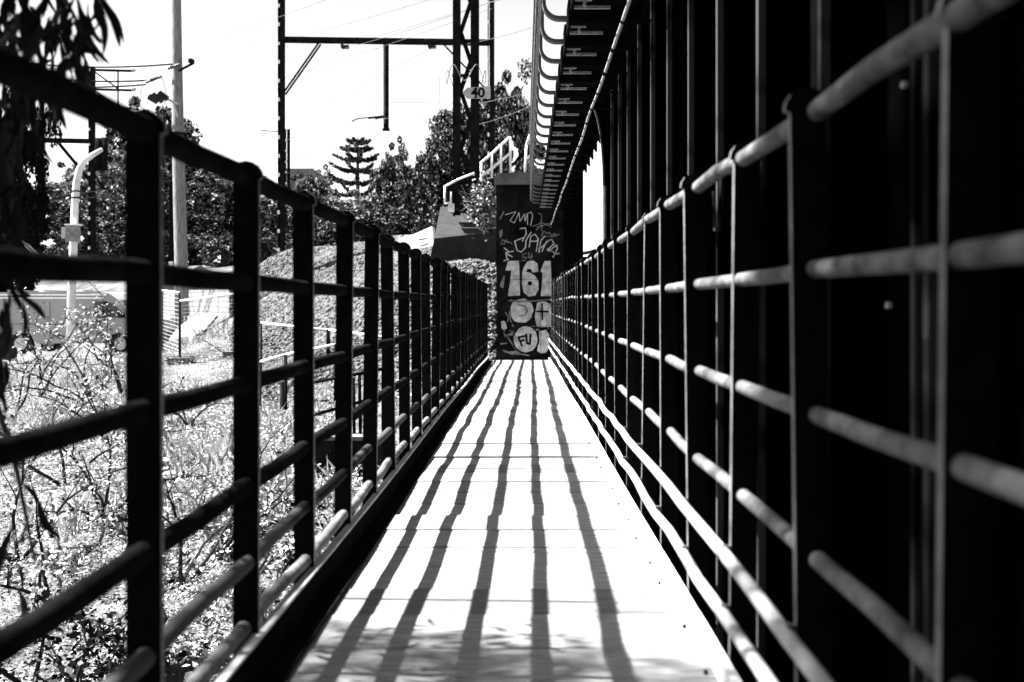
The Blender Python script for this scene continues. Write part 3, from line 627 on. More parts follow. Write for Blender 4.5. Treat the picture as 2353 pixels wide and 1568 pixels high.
# white painted brick retaining wall under the track, each brick course-laid
w0, w1 = Vector((-8.7, 25.6, 0)), Vector((-16.2, 36.0, 0))
bw_ = thing('brick_wall', 'white painted brick retaining wall below the track gravel', 'brick wall', (w0.x, w0.y, -0.9))
d_ = (w1 - w0).normalized(); nrm = Vector((-d_.y, d_.x, 0)); nrm = nrm if nrm.x < 0 else -nrm
Lw = (w1 - w0).length
b = MB(); b.prism([(0, -1.0), (Lw, -1.0), (Lw, 1.58), (0, 1.50)], w0, d_, (0, 0, 1), -nrm, 0.35); b.build('wall_core', M['concrete'], bw_)
bk = MB(); bk.box((0, 0, 0), (0.47, 0.03, 0.15)); bk = bk.mesh('brick'); bk.materials.append(M['brick'])
ang = math.atan2(d_.y, d_.x)
cnt = 0; stuff = MB()
for r in range(16):
    z = -0.95 + r*0.16; s = -0.24*(r % 2)
    while s < Lw - 0.3:
        if s >= 0:
            p = w0 + d_*s + nrm*0.034
            if cnt < 290 and s < 9.6 and r > 3:
                put('brick', bk, None, bw_, (p.x + random.uniform(-.003, .003), p.y, z), (0, 0, ang)); cnt += 1
            else:
                q = p; stuff.bar(q + Vector((0, 0, z + .075)) + d_*0.0 + nrm*(-0.015), q + Vector((0, 0, z + .075)) + d_*0.47 + nrm*(-0.015), 0.03, 0.15)
        s += 0.48
if stuff.v: tag(stuff.build('brick_courses', M['brick'], bw_), kind='stuff')
b = MB(); b.bar(w0 + Vector((0, 0, 1.56)) + nrm*0.0, w1 + Vector((0, 0, 1.64)), 0.5, 0.12); b.build('coping', M['brick'], bw_)

# wire mesh fence panels round the corner by the pole
def mesh_panel(p0, p1, h, label, group, nw=14, nv=5, foot=True, top=0.02, gm='galv'):
    p0, p1 = Vector(p0), Vector(p1); h, h1 = h if isinstance(h, tuple) else (h, h); t = thing('mesh_fence', label, 'fence', tuple(p0), group)
    up, up1 = Vector((0, 0, h)), Vector((0, 0, h1)); wr = 0.007 if foot else 0.004
    for q, e in ((p0, up), (p1, up1)): MB().tube([q - Vector((0, 0, .1)), q + e], 0.022, 8).build('post', M['mast'], t, True)
    MB().tube([p0 + up, p1 + up1], top, 8).build('top_pipe', M['paint_white' if gm == 'galv' else gm], t, True)
    b = MB()
    for k in range(nw): f_ = (k + .5)/nw; b.bar(p0 + up*f_, p1 + up1*f_, wr, wr)
    for k in range(nv): w_ = (k + 1)/(nv + 1); q = p0.lerp(p1, w_); b.bar(q + Vector((0.008, 0, .03)), q + up.lerp(up1, w_) + Vector((0.008, 0, 0)), wr, wr)
    b.build('wire_mesh', M['galv' if foot else 'batten'], t)
    if foot:
        for q in (p0, p1): b = MB(); b.box((q.x - .3, q.y - .11, q.z - .12), (q.x + .3, q.y + .11, q.z + .02)); b.build('foot_block', M['concrete'], t)
    return t
def on(u, d, lift=0): x = (u - UX)*d/F; return Vector((x, d, gz1(x, d) + lift))
FG = 'wire mesh fence panels along the road corner'
mesh_panel(on(372, 22.4, .1), on(412, 20.6, .1), 1.55, 'wire mesh fence panel running back from the corner post by the power pole', FG, 16, 3)
mesh_panel(on(414, 20.4, .1), on(545, 20.0, .1), 1.38, 'wire mesh fence panel with bright top pipe beside the power pole', FG, 16, 5)
def topfence(u0, v0, d0, u1, v1, d1, lab):
    a, c = on(u0, d0), on(u1, d1); ta, tc = P(u0, v0, d0).z, P(u1, v1, d1).z
    mesh_panel(a, c, (max(.35, ta - a.z), max(.3, tc - c.z)), lab, FG, 12, 9, False)
topfence(600, 742, 17.5, 752, 758, 16.2, 'wire mesh fence panel with bright top pipe crossing the gravel foot')
topfence(756, 758, 16.2, 905, 777, 14.9, 'short wire mesh fence panel where the gravel slope steepens')
mesh_panel(on(598, 14.2), on(655, 14.0), 0.95, 'low sagging wire mesh panel with a black post among the grass', FG, 10, 8, False)
mesh_panel(on(657, 13.9), on(770, 13.5), 0.95, 'low wire mesh panel beside the drain head wall', FG, 10, 10, False)

# drain head wall with pipe guard on the bank
hw = thing('head_wall', 'dark concrete drain head wall with a pale top edge on the bank', 'wall', tuple(on(780, 11.2)))
q0, q1 = P(690, 1003, 11.0), P(885, 1003, 11.0)
b = MB(); b.box((q0.x, 11.0, q0.z - 1.0), (q1.x, 11.6, q0.z - 0.05)); b.build('wall_body', M['dark_concrete'], hw)
b = MB(); b.box((q0.x - .05, 10.95, q0.z - .048), (q1.x + .05, 11.65, q0.z)); b.build('top_slab', M['concrete'], hw)
gd = thing('pipe_guard', 'dark pipe guard frame standing over the drain head wall', 'guard rail', tuple(P(818, 1000, 11.2)))
for ln in ([(814, 1000), (812, 868)], [(828, 1005), (826, 862)], [(690, 885), (895, 845)], [(700, 960), (895, 905)], [(880, 1000), (880, 850)]):
    MB().tube([P(*q, 11.25) for q in ln], 0.022, 8).build('pipe', M['black_steel'], gd, True)

# white pipe handrails by the top of the wall
def pipe_rail(label, posts, rails, d, r=0.024):
    t = thing('handrail', label, 'handrail', tuple(P(*posts[0][0], d)), 'white pipe handrails above the abutment')
    for a, c in posts: MB().tube([P(*a, d), P(*c, d)], r, 8).build('post', M['paint_white'], t, True)
    for ln in rails: MB().tube([P(*q, d) for q in ln], r*1.15, 8).build('rail', M['paint_white'], t, True)
    return t
pipe_rail('white sloping pipe handrail with three posts climbing to the track by the laced mast', [((1106, 418), (1106, 374)), ((1130, 410), (1130, 354)), ((1151, 405), (1151, 335)), ((1173, 402), (1172, 315))], [[(1104, 376), (1132, 352), (1171, 316)], [(1106, 405), (1132, 386), (1173, 352)]], 17.0)
pipe_rail('short white pipe handrail at the sleeper ends over the wall coping', [((1206, 404), (1210, 332)), ((1224, 398), (1226, 290))], [[(1210, 334), (1225, 291)], [(1207, 368), (1226, 352)]], 16.4)
pipe_rail('low white pipe handrail around the equipment box', [((1022, 470), (1022, 428)), ((1036, 478), (1036, 440))], [[(1021, 430), (1050, 414), (1090, 398)], [(1022, 468), (1036, 466)]], 17.5, 0.02)
# pale wing wall slab
ww = thing('wing_wall', 'bright white sloping concrete slab at the back of the gravel crest', 'wall', tuple(P(940, 575, 24)))
b = MB(); q = [P(*p, 24) for p in ((884, 533), (936, 533), (985, 514), (991, 578), (962, 592), (930, 585))]
b.prism([(p.x, p.z) for p in q], (0, 23.9, 0), (1, -.35, 0), (0, 0, 1), (0.1, 1, 0), 0.4); b.build('slab', M['white_concrete'], ww)
b = MB()
for a, c in (((962, 552), (980, 548)), ((965, 567), (985, 560)), ((920, 545), (928, 541))): pa, pc = P(*a, 23.2), P(*c, 23.2); b.bar(pa, pc, 0.03, 0.05, up=(0, 1, 0))
b.build('crack_patch', M['mast'], ww)
# ------------------------------------------------------------------ tracks
tp = [(-0.4, 31.5), (-1.2, 34), (-3.8, 38), (-12, 43.5), (-24, 46), (-45, 48.5), (-70, 50)]
def smooth_path(pts, n):
    P_ = np.array(pts, float); t = np.linspace(0, len(P_) - 1, n); i = np.clip(t.astype(int), 0, len(P_) - 2); f = t - i
    P0, P1, P2, P3 = P_[np.maximum(i-1, 0)], P_[i], P_[i+1], P_[np.minimum(i+2, len(P_)-1)]; f = f[:, None]
    return 0.5*((2*P1) + (-P0 + P2)*f + (2*P0 - 5*P1 + 4*P2 - P3)*f**2 + (-P0 + 3*P1 - 3*P2 + P3)*f**3)
ctr = smooth_path(tp, 90)
tan = np.gradient(ctr, axis=0); tan /= np.linalg.norm(tan, axis=1)[:, None]; nor = np.stack([-tan[:, 1], tan[:, 0]], 1)
def track_z(y): return np.interp(y, [14, 18, 30, 44], [TZ + 0.3, TZ + 0.25, 2.75, 2.62])
for off, lab in ((0.0, 'near'), (4.2, 'far')):
    t = thing('railway_track', 'railway track curving away on the crest nearest the gravel slope' if off == 0 else 'second railway track running outside the first on the crest', 'track', (float(ctr[30][0]), float(ctr[30][1]), 2.6))
    for o2 in (-0.8, 0.8):
        q = ctr - nor*(off + o2)*1.0; b = MB(); b.tube([(x, y, float(track_z(y)) + 0.05) for x, y in q], 0.075, 6); b.build('rail', M['rail'], t)
    sl_ = MB(); sl_.box((-1.25, -0.11, -0.14), (1.25, 0.11, 0)); slm = sl_.mesh('sleeper'); slm.materials.append(M['timber'])
    if off == 0:
        for k in range(0, 60):
            x, y = ctr[k]; a = math.atan2(nor[k][1], nor[k][0]); put('sleeper', slm, None, t, (x, y, float(track_z(y)) - 0.03), (0, 0, a))

# overhead wires: each a thing
WG = 'overhead wires of the railway'
def wire(pts, r, label, group=WG, seg=5, drops=None, m='wire'):
    t = tag(MB().tube(pts, r, seg).build('overhead_wire', M[m]), label, 'wire', group)
    if drops:
        for a, c in drops: b = MB(); b.tube([a, c], 0.009, 4); b.tube([c - Vector((0, 0, .1)), c + Vector((0, 0, .02))], 0.03, 5); b.build('dropper', M['wire'], t)
    return t
def span(u0, v0, d0, u1, v1, d1, sag=0.15, n=14):
    a, c = P(u0, v0, d0), P(u1, v1, d1); return [a.lerp(c, i/n) - Vector((0, 0, sag*4*(i/n)*(1 - i/n))) for i in range(n + 1)]
wl = 'thin overhead contact wire crossing the white sky to the portal'
s1 = span(1240, 55, 22, 985, 118, D1, .1) + span(985, 118, D1, 420, 330, 46, .2)[1:]; s2 = span(985, 118, D1, 560, 330, 44, .3)
s3 = span(1235, 265, 20, 810, 279, D1, .05)
ws = [span(1300, -60, 18, 790, 112, D1, .1) + span(790, 112, D1, 430, 300, 48, .3)[1:],
      span(1240, 58, 20, 990, 112, D1, .1) + span(990, 112, D1, 520, 318, 46, .3)[1:],
      span(1232, 210, 20, 812, 280, D1, .1) + span(812, 280, D1, 430, 372, 46, .1)[1:],
      span(1232, 238, 20, 1060, 292, D1, .1) + span(1060, 292, D1, 700, 352, 46, .1)[1:],
      span(1180, -10, 24, 430, 190, 48, .2), span(1130, 20, 24, 430, 238, 50, .2), span(1050, -20, 24, 430, 140, 48, .2), span(760, -5, 24, 420, 95, 44, .2),
      span(1240, 140, 19, 1180, 143, 20, .02), span(1240, 148, 19, 1185, 147, 20, .02), span(892, 235, D1, 1128, 236, D1, .02)]
for k, w in enumerate(ws): wire(w, 0.007, wl)
for (u, va, vb) in ((1010, 178, 300), (1123, 105, 210), (860, 230, 330)): wire([P(u, va, 29), P(u - 2, vb, 29)], 0.008, 'thin vertical dropper wire hanging between the overhead wires', 'droppers hanging from the overhead wires')
FW = 'feeder wires running to the power pole'
for v0, v1, u1 in ((148, 148, 395), (170, 185, 345), (192, 195, 334)):
    wire(span(-80, v0 - 25, 30, u1, v1, DP - .35, 0.25), 0.026, 'dark feeder wire strung level from the power pole past the ladder mast', FW, m='mast')
for k, (v0, v1) in enumerate(((452, 400), (462, 438))): wire(span(120, v0, 27, 900, v1 - 90, 48, .3), 0.012, 'pale wire strung low in front of the dark trees', 'low wires in front of the trees')
b = MB(); b.tube([P(0, 505, 12), P(110, 612, 15)], 0.02, 6); g1 = tag(b.build('stay_wire', M['batten']), 'slanting stay wire with a pale guard near the dark foliage', 'wire')
b = MB(); b.tube([P(60, 563, 13.6), P(112, 614, 15.02)], 0.035, 8); b.build('guard', M['galv'], g1)

# ------------------------------------------------------------------ houses beyond the trees
def house(u0, u1, v_eave, v_ridge, d, label, flat=False):
    a, c = P(u0, v_eave, d), P(u1, v_eave, d); z0 = gz1((a.x + c.x)/2, d) - .2
    t = thing('house', label, 'house', ((a.x + c.x)/2, d, z0))
    b = MB(); b.box((a.x, d, z0), (c.x, d + 6, a.z)); b.build('wall', M['house'], t)
    zr = P(0, v_ridge, d).z; b = MB()
    if flat: b.box((a.x - .4, d - .5, a.z + .002), (c.x + .4, d + 6.4, zr))
    else:
        ym = d + 3; b.add([(a.x - .4, d - .4, a.z - .05), (c.x + .4, d - .4, a.z - .05), (c.x + .4, d + 6.4, a.z - .05), (a.x - .4, d + 6.4, a.z - .05), (a.x + 1.2, ym, zr), (c.x - 1.2, ym, zr)], [(0,1,5,4),(1,2,5),(2,3,4,5),(3,0,4),(0,3,2,1)])
    b.build('roof', M['roof'], t)
    n = max(2, int((c.x - a.x)/2.5))
    for k in range(n):
        x = a.x + (k + .5)*(c.x - a.x)/n; b = MB(); b.box((x - .5, d - .03, a.z - 1.8), (x + .5, d - .002, a.z - .6)); w = b.build('window', M['glass'], t)
        b = MB(); b.box((x - .58, d - .06, a.z - 1.9), (x + .58, d - .032, a.z - 1.81)); b.build('sill', M['paint_white'], w)
house(95, 190, 572, 538, 62, 'low house with a dark tiled hip roof behind the left trees')
house(652, 712, 404, 389, 90, 'far flat roofed building showing above the tree line', True)

# ------------------------------------------------------------------ vegetation
def crown_mesh(name, rx, ry, rz, clumps, per, leaf, sd, squash=1.0, hollow=0.55, drop=0.0):
    r = np.random.default_rng(sd)
    c = r.normal(size=(clumps, 3)); c /= np.linalg.norm(c, axis=1)[:, None]
    c *= (r.uniform(hollow, 1.0, (clumps, 1)))
    c *= 1 + 0.22*np.sin(c[:, :1]*5 + sd) * np.cos(c[:, 2:3]*4 + sd)
    c[:, 2] = np.where(c[:, 2] < -0.6, -0.6 + 0.3*(c[:, 2] + 0.6), c[:, 2])
    cs = r.uniform(0.09, 0.22, clumps)
    off = r.normal(size=(clumps, per, 3)); off /= np.linalg.norm(off, axis=2)[..., None]; off *= r.uniform(0.25, 1, (clumps, per, 1))**0.6
    p = (c[:, None] + off*cs[:, None, None]*np.array([1, 1, 0.75])).reshape(-1, 3)*np.array([rx, ry, rz])
    n = len(p); R_ = rotmats(n)
    # leaves tend to face up and out
    s = r.uniform(0.6, 1.3, n)*leaf
    return scatter(name, LEAF_V, LEAF_F, p, R_, s)
CR = [crown_mesh('crown', 1, 1, 1, 130, 120, 0.10, 11 + k) for k in range(4)]
CRf = [crown_mesh('crown', 1, 1, 1, 190, 150, 0.075, 31 + k) for k in range(3)]
def trunk_mesh(h, r0, sd, spread=0.2):
    r = random.Random(sd); b = MB(); pts = [Vector((0, 0, -0.4))]
    for k in range(1, 6): pts.append(Vector((r.uniform(-.06, .06)*h*.5, r.uniform(-.06, .06)*h*.5, h*k/5)))
    b.tube(pts, [r0*(1 - .13*k) for k in range(6)], 8)
    for k in range(7):
        s = pts[2 + k % 3]; a = r.uniform(0, 6.28); e = s + Vector((math.cos(a)*h*spread, math.sin(a)*h*spread, h*r.uniform(.15, .32))); m_ = s.lerp(e, .5) + Vector((0, 0, -.04*h))
        b.tube([s, m_, e], [r0*.4, r0*.28, r0*.1], 6)
    return b
def tree(u, vt, d, wpx, label, group, mk='leaf', cr=CR, k=0, vb=None, hfrac=0.75, seed=0, dens=1):
    x = (u - UX)*d/F; zt = P(0, vt, d).z; zb = gz1(x, d); H = zt - zb; rx = wpx*d/F/2; rz = H*hfrac/2
    t = thing('tree', label, 'tree', (x, d, zb), group)
    tm_ = trunk_mesh(H*0.8, 0.10 + 0.02*H, seed).mesh('trunk'); put('trunk', tm_, M['bark'], t, (x, d, zb))
    me = cr[k % len(cr)]
    o = put('crown', me.copy() if False else me, None, t, (x, d, zt - rz*1.02), (0, 0, random.uniform(0, 6.28)), (rx, rx*0.95, rz))
    if len(me.materials) == 0: me.materials.append(M['leaf'])
    o.material_slots[0].link = 'OBJECT'; o.material_slots[0].material = M[mk]
    return t
TG = 'bushy trees massed behind the railway'
TL = 'bushy sunlit tree in the mass behind the railway crest'
specs = [(70, 430, 46, 210, 'leaf'), (135, 395, 50, 170, 'leaf_pale'), (200, 470, 44, 150, 'leaf'), (262, 345, 48, 170, 'leaf_pale'), (345, 232, 52, 200, 'leaf'), (345, 440, 46, 170, 'leaf'), (300, 500, 42, 150, 'leaf'),
         (450, 372, 50, 190, 'leaf'), (515, 395, 48, 170, 'leaf'), (470, 480, 45, 170, 'leaf_dark'), (570, 430, 50, 150, 'leaf'), (620, 455, 47, 140, 'leaf'), (690, 400, 56, 130, 'leaf'), (735, 398, 58, 100, 'leaf_pale'), (660, 470, 46, 120, 'leaf'),
         (760, 455, 48, 150, 'leaf_pale'), (835, 438, 50, 150, 'leaf_pale'), (905, 338, 47, 105, 'leaf'), (880, 470, 44, 170, 'leaf'), (950, 400, 46, 130, 'leaf'), (720, 520, 42, 120, 'leaf'), (800, 520, 40, 140, 'leaf_dark'), (960, 480, 38, 140, 'leaf_dark')]
TLS = ['wide tree behind the dark low tree by the van', 'pale tree behind the box on the street lamp', 'lower tree at the foot of the ladder mast', 'pale tall tree beside the twin drum transformer', 'tall tree topping out behind the power pole insulators', 'bushy tree just behind the power pole shaft', 'low tree between the ladder mast and the power pole',
 'broad tree on the far side of the power pole cable guard', 'rounded tree next to the broad one past the power pole', 'dark tree shading the track behind the power pole', 'mid sized tree short of the portal mast', 'tree directly behind the portal mast leg', 'tree under the far flat roofed building', 'pale small topped tree between the flat roofed building and the layered conifer', 'low tree at the foot of the far thin mast',
 'pale bushy tree at the foot of the layered conifer', 'second pale tree below the layered conifer tiers', 'upright pointed tree next to the layered conifer', 'bushy tree under the upright pointed tree', 'tree filling the gap before the spiky topped tree', 'low tree over the portal mast footing', 'dark low tree over the gravel crest', 'dark low tree behind the bright white slab']
for k, (u, v, d, w, mk) in enumerate(specs): tree(u, v, d, w, TLS[k], TG, mk, CR, k, seed=k)
tree(1148, 158, 34, 215, 'tall rounded tree rising behind the speed sign and laced mast', None, 'leaf', CRf, 0, hfrac=0.8, seed=50)
tree(1045, 250, 35, 190, 'spiky topped tree between the Norfolk type pine and the laced mast', None, 'leaf', CRf, 1, hfrac=0.9, seed=51)
tree(990, 350, 36, 120, 'smaller tree tucked against the spiky topped tree', None, 'leaf_dark', CRf, 2, hfrac=0.9, seed=52)
tree(15, 170, 30, 190, 'dark dense tree standing behind the hanging gum leaves', None, 'gum', CRf, 2, hfrac=0.85, seed=53)
tree(-20, 330, 27, 210, 'dark low dense tree beside the parked van', None, 'gum', CRf, 1, hfrac=0.8, seed=54)

for k, u in enumerate((-110, -260, -420, -600)): tree(u, 330 + 40*(k % 2), 48, 230, 'broad roadside tree beyond the dark trees by the van', 'roadside trees beyond the van', 'leaf', CR, k, seed=400 + k)
# hedge-like undergrowth below the trees
HG = 'low scrub along the far side of the railway'
for k, u in enumerate(range(-600, 980, 62)):
    d = 44 - 0.006*u + (k % 3)*0.8; tree(u, 560 - (k*37 % 40), d, 110, 'low dense scrub bush under the trees along the railway', HG, ('leaf', 'leaf_dark', 'leaf')[k % 3], CR, k, hfrac=1.15, seed=200 + k)
# unseen trees added behind the camera to block the low sky light
for k, (x, y, H, rx) in enumerate(((-7, -7, 12, 4), (-1.5, -9, 11, 3.6), (4, -9, 12, 4), (-11, -2, 11, 3.6), (10, -6, 12, 4))):
    zb = gz1(x, y); t = thing('tree', 'unseen dense tree added behind the camera to block sky light', 'tree', (x, y, zb), 'unseen trees added behind the camera')
    put('trunk', trunk_mesh(H*.8, .3, 300 + k).mesh('trunk'), M['bark'], t, (x, y, zb))
    o = put('crown', CRf[k % 3], None, t, (x, y, zb + H*.58), (0, 0, k), (rx, rx, H*.45)); o.material_slots[0].link = 'OBJECT'; o.material_slots[0].material = M['leaf_dark']

# layered pine
pn = P(822, 318, 58); pz = gz1(pn.x, 58)
pine = thing('pine_tree', 'layered conifer with upswept tiers standing clear against the white sky', 'pine tree', (pn.x, 58, pz))
MB().tube([(pn.x, 58, pz), (pn.x, 58, pn.z - 1), (pn.x, 58, pn.z + 0.2)], [0.28, 0.08, 0.02], 8).build('trunk', M['bark'], pine)
r_ = np.random.default_rng(5)
pp = []; br_m = MB()
for k, v in enumerate((320, 337, 359, 384, 411, 438)):
    zc = P(0, v + 8, 58).z; rad = 0.8 + 0.36*k
    nb_ = 7
    for j in range(nb_):
        a = 2*math.pi*(j + 0.37*k)/nb_ + r_.uniform(-.15, .15); L = rad*r_.uniform(.8, 1.1)
        pts = [Vector((pn.x + math.cos(a)*L*t, 58 + math.sin(a)*L*t, zc - 0.28*L*t + 0.42*L*t*t)) for t in np.linspace(0, 1, 6)]
        br_m.tube(pts, 0.02, 4)
        m_ = 260; t = r_.uniform(.15, 1.02, m_)
        q = np.stack([pn.x + math.cos(a)*L*t, 58 + math.sin(a)*L*t, zc - 0.28*L*t + 0.42*L*t*t], 1) + r_.normal(size=(m_, 3))*np.array([.06, .06, .055]) + np.array([0, 0, .04])
        pp.append(q)
br_m.build('branches', M['bark'], pine)
pp = np.concatenate(pp); put('crown', scatter('crown', LEAF_V, LEAF_F, pp, rotmats(len(pp)), np.full(len(pp), 0.19)), M['leaf_dark'], pine)

# bush on the wall shoulder
bx_ = P(1112, 470, 15.6)
bs = thing('bush', 'sunlit grassy bush spilling over the footing beside the abutment wall', 'bush', (bx_.x, 15.6, bx_.z - .5))
m_ = 1500; q = r_.normal(size=(m_, 3))*np.array([.12, .14, .20]) + np.array([bx_.x, 15.7, bx_.z])
put('foliage', scatter('foliage', LEAF_V, LEAF_F, q, rotmats(m_), np.full(m_, .075)*r_.uniform(.6, 1.4, m_)), M['leaf_pale'], bs)
sb = MB()
for k in range(40):
    a = Vector((bx_.x + r_.uniform(-.1, .1), 15.6, bx_.z + r_.uniform(-.3, .1))); sb.tube([a, a + Vector((-r_.uniform(.1, .3), r_.uniform(-.1, .1), r_.uniform(0, .15))), a + Vector((-r_.uniform(.25, .45), 0, r_.uniform(0, .3)))], 0.005, 3)
sb.build('stems', M['leaf_pale'], bs)

# weeds and grass over the bank (uncountable)
def bank_points(n):
    x = rng.uniform(-24, -0.75, n); y = rng.uniform(0.5, 22.6, n)
    ok = (x > -1.3*y - 3.0) & ~in_gravel(x, y) & (rng.random(n) < np.clip(9/y, .25, 1)*np.where(x < -0.7*y - 0.6, .35, 1))
    return x[ok], y[ok]
x, y = bank_points(700000)
clump = np.sin(x*1.9 + 1.3*np.sin(y*1.1))*np.cos(y*1.6 + np.sin(x*2.3))
h = np.clip(0.16 + 0.16*clump, 0.02, .4)*rng.random(len(x))
pos = np.stack([x, y, gz(x, y) + h], 1)
# leaves facing mostly upward
def upish(n, amt):
    a = rng.uniform(0, 2*np.pi, n); tx, ty_ = rng.normal(size=n)*amt, rng.normal(size=n)*amt
    ca, sa = np.cos(a), np.sin(a); Z = np.zeros(n); O = np.ones(n)
    Rz = np.stack([np.stack([ca, -sa, Z], 1), np.stack([sa, ca, Z], 1), np.stack([Z, Z, O], 1)], 1)
    Rx = np.stack([np.stack([O, Z, Z], 1), np.stack([Z, np.cos(tx), -np.sin(tx)], 1), np.stack([Z, np.sin(tx), np.cos(tx)], 1)], 1)
    Ry = np.stack([np.stack([np.cos(ty_), Z, np.sin(ty_)], 1), np.stack([Z, O, Z], 1), np.stack([-np.sin(ty_), Z, np.cos(ty_)], 1)], 1)
    return Rx @ Ry @ Rz
sz = rng.uniform(.02, .055, len(x))[:, None]*np.array([1.3, .75, 1.0])*np.where(clump > .3, 1.3, .9)[:, None]
tag(put('ground_cover', scatter('ground_cover', LEAF_V, LEAF_F, pos, upish(len(x), .6), sz), M['weed']), 'pale sunlit weeds and leaf litter covering the bank', None, None, 'stuff')
# grass blades
x, y = bank_points(80000); keep = (np.sin(x*0.9 + 2)*np.cos(y*0.8) > 0.0); x, y = x[keep], y[keep]; n = len(x)
BL_V = [(-.03, 0, 0), (.03, 0, 0), (.02, .12, .55), (0, .42, 1.0)]; BL_F = [(0, 1, 2, 3)]
tag(put('grass', scatter('grass', BL_V, BL_F, np.stack([x, y, gz(x, y) - .02], 1), upish(n, .25), rng.uniform(.12, .42, n)), M['grass']), 'tufts of pale long grass on the bank', None, None, 'stuff')

# straggly shrubs
def shrub(x, y, h, sd, label, group, leafy=160, mk='weed', stem='twig'):
    z = gz1(x, y); t = thing('shrub', label, 'shrub', (x, y, z), group); r = random.Random(sd); lv = []
    for k in range(r.randint(4, 6)):
        a = r.uniform(0, 6.28); lean = r.uniform(.25, .9); p = Vector((x, y, z - .05)); pts = [p]; d = Vector((math.cos(a)*lean, math.sin(a)*lean, 1)).normalized()
        n_ = 8
        for j in range(n_):
            d = (d + Vector((r.uniform(-.32, .32), r.uniform(-.32, .32), r.uniform(-.3, .12)))).normalized(); p = p + d*h*r.uniform(.8, 1.2)/n_; pts.append(p)
            if j > 2 and r.random() < .8:
                e = (d + Vector((r.uniform(-1, 1), r.uniform(-1, 1), r.uniform(-.2, .5)))).normalized()*h*r.uniform(.15, .35)
                s2 = MB(); s2.tube([p, p + e*.5 + Vector((0, 0, .02)), p + e], [.008, .006, .003], 5); s2.build('branch', M[stem], t)
                for q in range(leafy//40): lv.append(p + e*r.uniform(.3, 1.1) + Vector((r.gauss(0, .05), r.gauss(0, .05), r.gauss(0, .04))))
            for q in range(leafy//60): lv.append(p + Vector((r.gauss(0, .07), r.gauss(0, .07), r.gauss(0, .06))))
        MB().tube(pts, [.024*(1 - j/(len(pts)*1.15)) for j in range(len(pts))], 7).build('stem', M[stem], t)
    lv = np.array([tuple(v) for v in lv]); put('foliage', scatter('foliage', LEAF_V, LEAF_F, lv, upish(len(lv), .7), rng.uniform(.04, .10, len(lv))), M[mk], t)
    return t
SG = 'straggly shrubs on the bank'; SL = 'straggly shrub of bent dark stems and pale leaves among the weeds'
for k, (u, d, h) in enumerate(((150, 11.5, 1.7), (235, 10.2, 1.5), (330, 9.6, 1.3), (60, 12.5, 1.9), (420, 8.6, 1.4), (500, 9.2, 1.5), (250, 13.5, 1.5), (120, 8.4, 1.1), (560, 8.0, 1.0), (40, 9.2, 1.5), (210, 16.5, 2.2), (90, 17.5, 2.2), (430, 14.5, 1.2), (30, 15.5, 1.8), (285, 17.2, 2.2), (245, 19.8, 1.6))):
    q = on(u, d); shrub(q.x, q.y, h, 100 + k, SL, SG, 330 if d < 15 else 420)
for k, (u, d, h) in enumerate(((640, 6.6, .9), (735, 7.2, .8), (690, 9.0, .9), (830, 8.8, .8))):
    q = on(u, d); shrub(q.x, q.y, h, 140 + k, 'dark leafy low bush close under the footbridge railing', 'dark bushes under the railing', 260, 'leaf', 'twig')
for k, (u, d, h) in enumerate(((70, 6.8, .9), (190, 6.4, .8), (300, 7.4, .8), (420, 6.8, .7))):
    q = on(u, d); shrub(q.x, q.y, h, 160 + k, 'dark leafy tangle low on the bank around the fallen log', 'dark tangles around the log', 420, 'leaf_dark', 'twig')
# fallen log at the bottom of the bank
lg = thing('fallen_log', 'black fallen log with broken limbs lying in the weeds', 'log', tuple(on(300, 6.6)))
a, c = on(150, 6.3, .22), on(500, 6.9, .25); MB().tube([a, a.lerp(c, .35) + Vector((0, 0, .06)), a.lerp(c, .7) + Vector((0, 0, -.02)), c], [.11, .10, .09, .05], 10).build('trunk', M['bark'], lg, True)
MB().tube([a.lerp(c, .4), a.lerp(c, .45) + Vector((.1, .2, .45)), a.lerp(c, .3) + Vector((0, .5, .8))], [.06, .05, .02], 7).build('limb', M['bark'], lg)
MB().tube([a.lerp(c, .75), a.lerp(c, .85) + Vector((.1, -.2, -.05)), a.lerp(c, 1.0) + Vector((.3, -.7, -.1))], [.05, .04, .02], 7).build('limb', M['bark'], lg)
# bare dead stakes
for k, (u, v0, v1, d) in enumerate(((148, 1480//1, 1420, 10), (650, 955, 878, 14.05))):
    if k: tag(MB().tube([P(u, v0, d), P(u, v1, d)], 0.045, 8).build('fence_post', M['twig']), 'short black timber post on the grassy gravel foot', 'post')

# overhanging gum tree: trunk left behind the camera's edge, hanging leaves over the walkway
gum = thing('gum_tree', 'gum tree with drooping blurred leaves hanging over the railing', 'tree', (-4.6, 0.4, gz1(-4.6, .4)))
tz0 = gz1(-4.6, .4)
MB().tube([(-4.6, .4, tz0 - .3), (-4.5, .5, 0), (-4.4, .6, 2.5), (-4.7, .5, 5), (-5.6, .3, 7.6), (-6.2, .2, 9)], [.28, .24, .20, .16, .12, .05], 12).build('trunk', M['bark'], gum, True)
LV = []; xx = np.linspace(0, 1, 7)
for t in xx: LV.append((math.sin(math.pi*t)**.8*.085 + .10*math.sin(math.pi*t), 0, -t)); 
for t in xx[::-1][1:-1]: LV.append((-math.sin(math.pi*t)**.8*.085 + .10*math.sin(math.pi*t), 0.02, -t))
lm_ = MB(); lm_.add(LV, [tuple(range(len(LV)))]); glm = lm_.mesh('leaf'); glm.materials.append(M['gum'])
brs = []
def gum_branch(pts, r0):
    o = MB().tube(pts, [r0*(1 - .8*k/(len(pts) - 1)) for k in range(len(pts))], 7).build('branch', M['bark'], gum, True); brs.append((o, [Vector(p) for p in pts])); return o
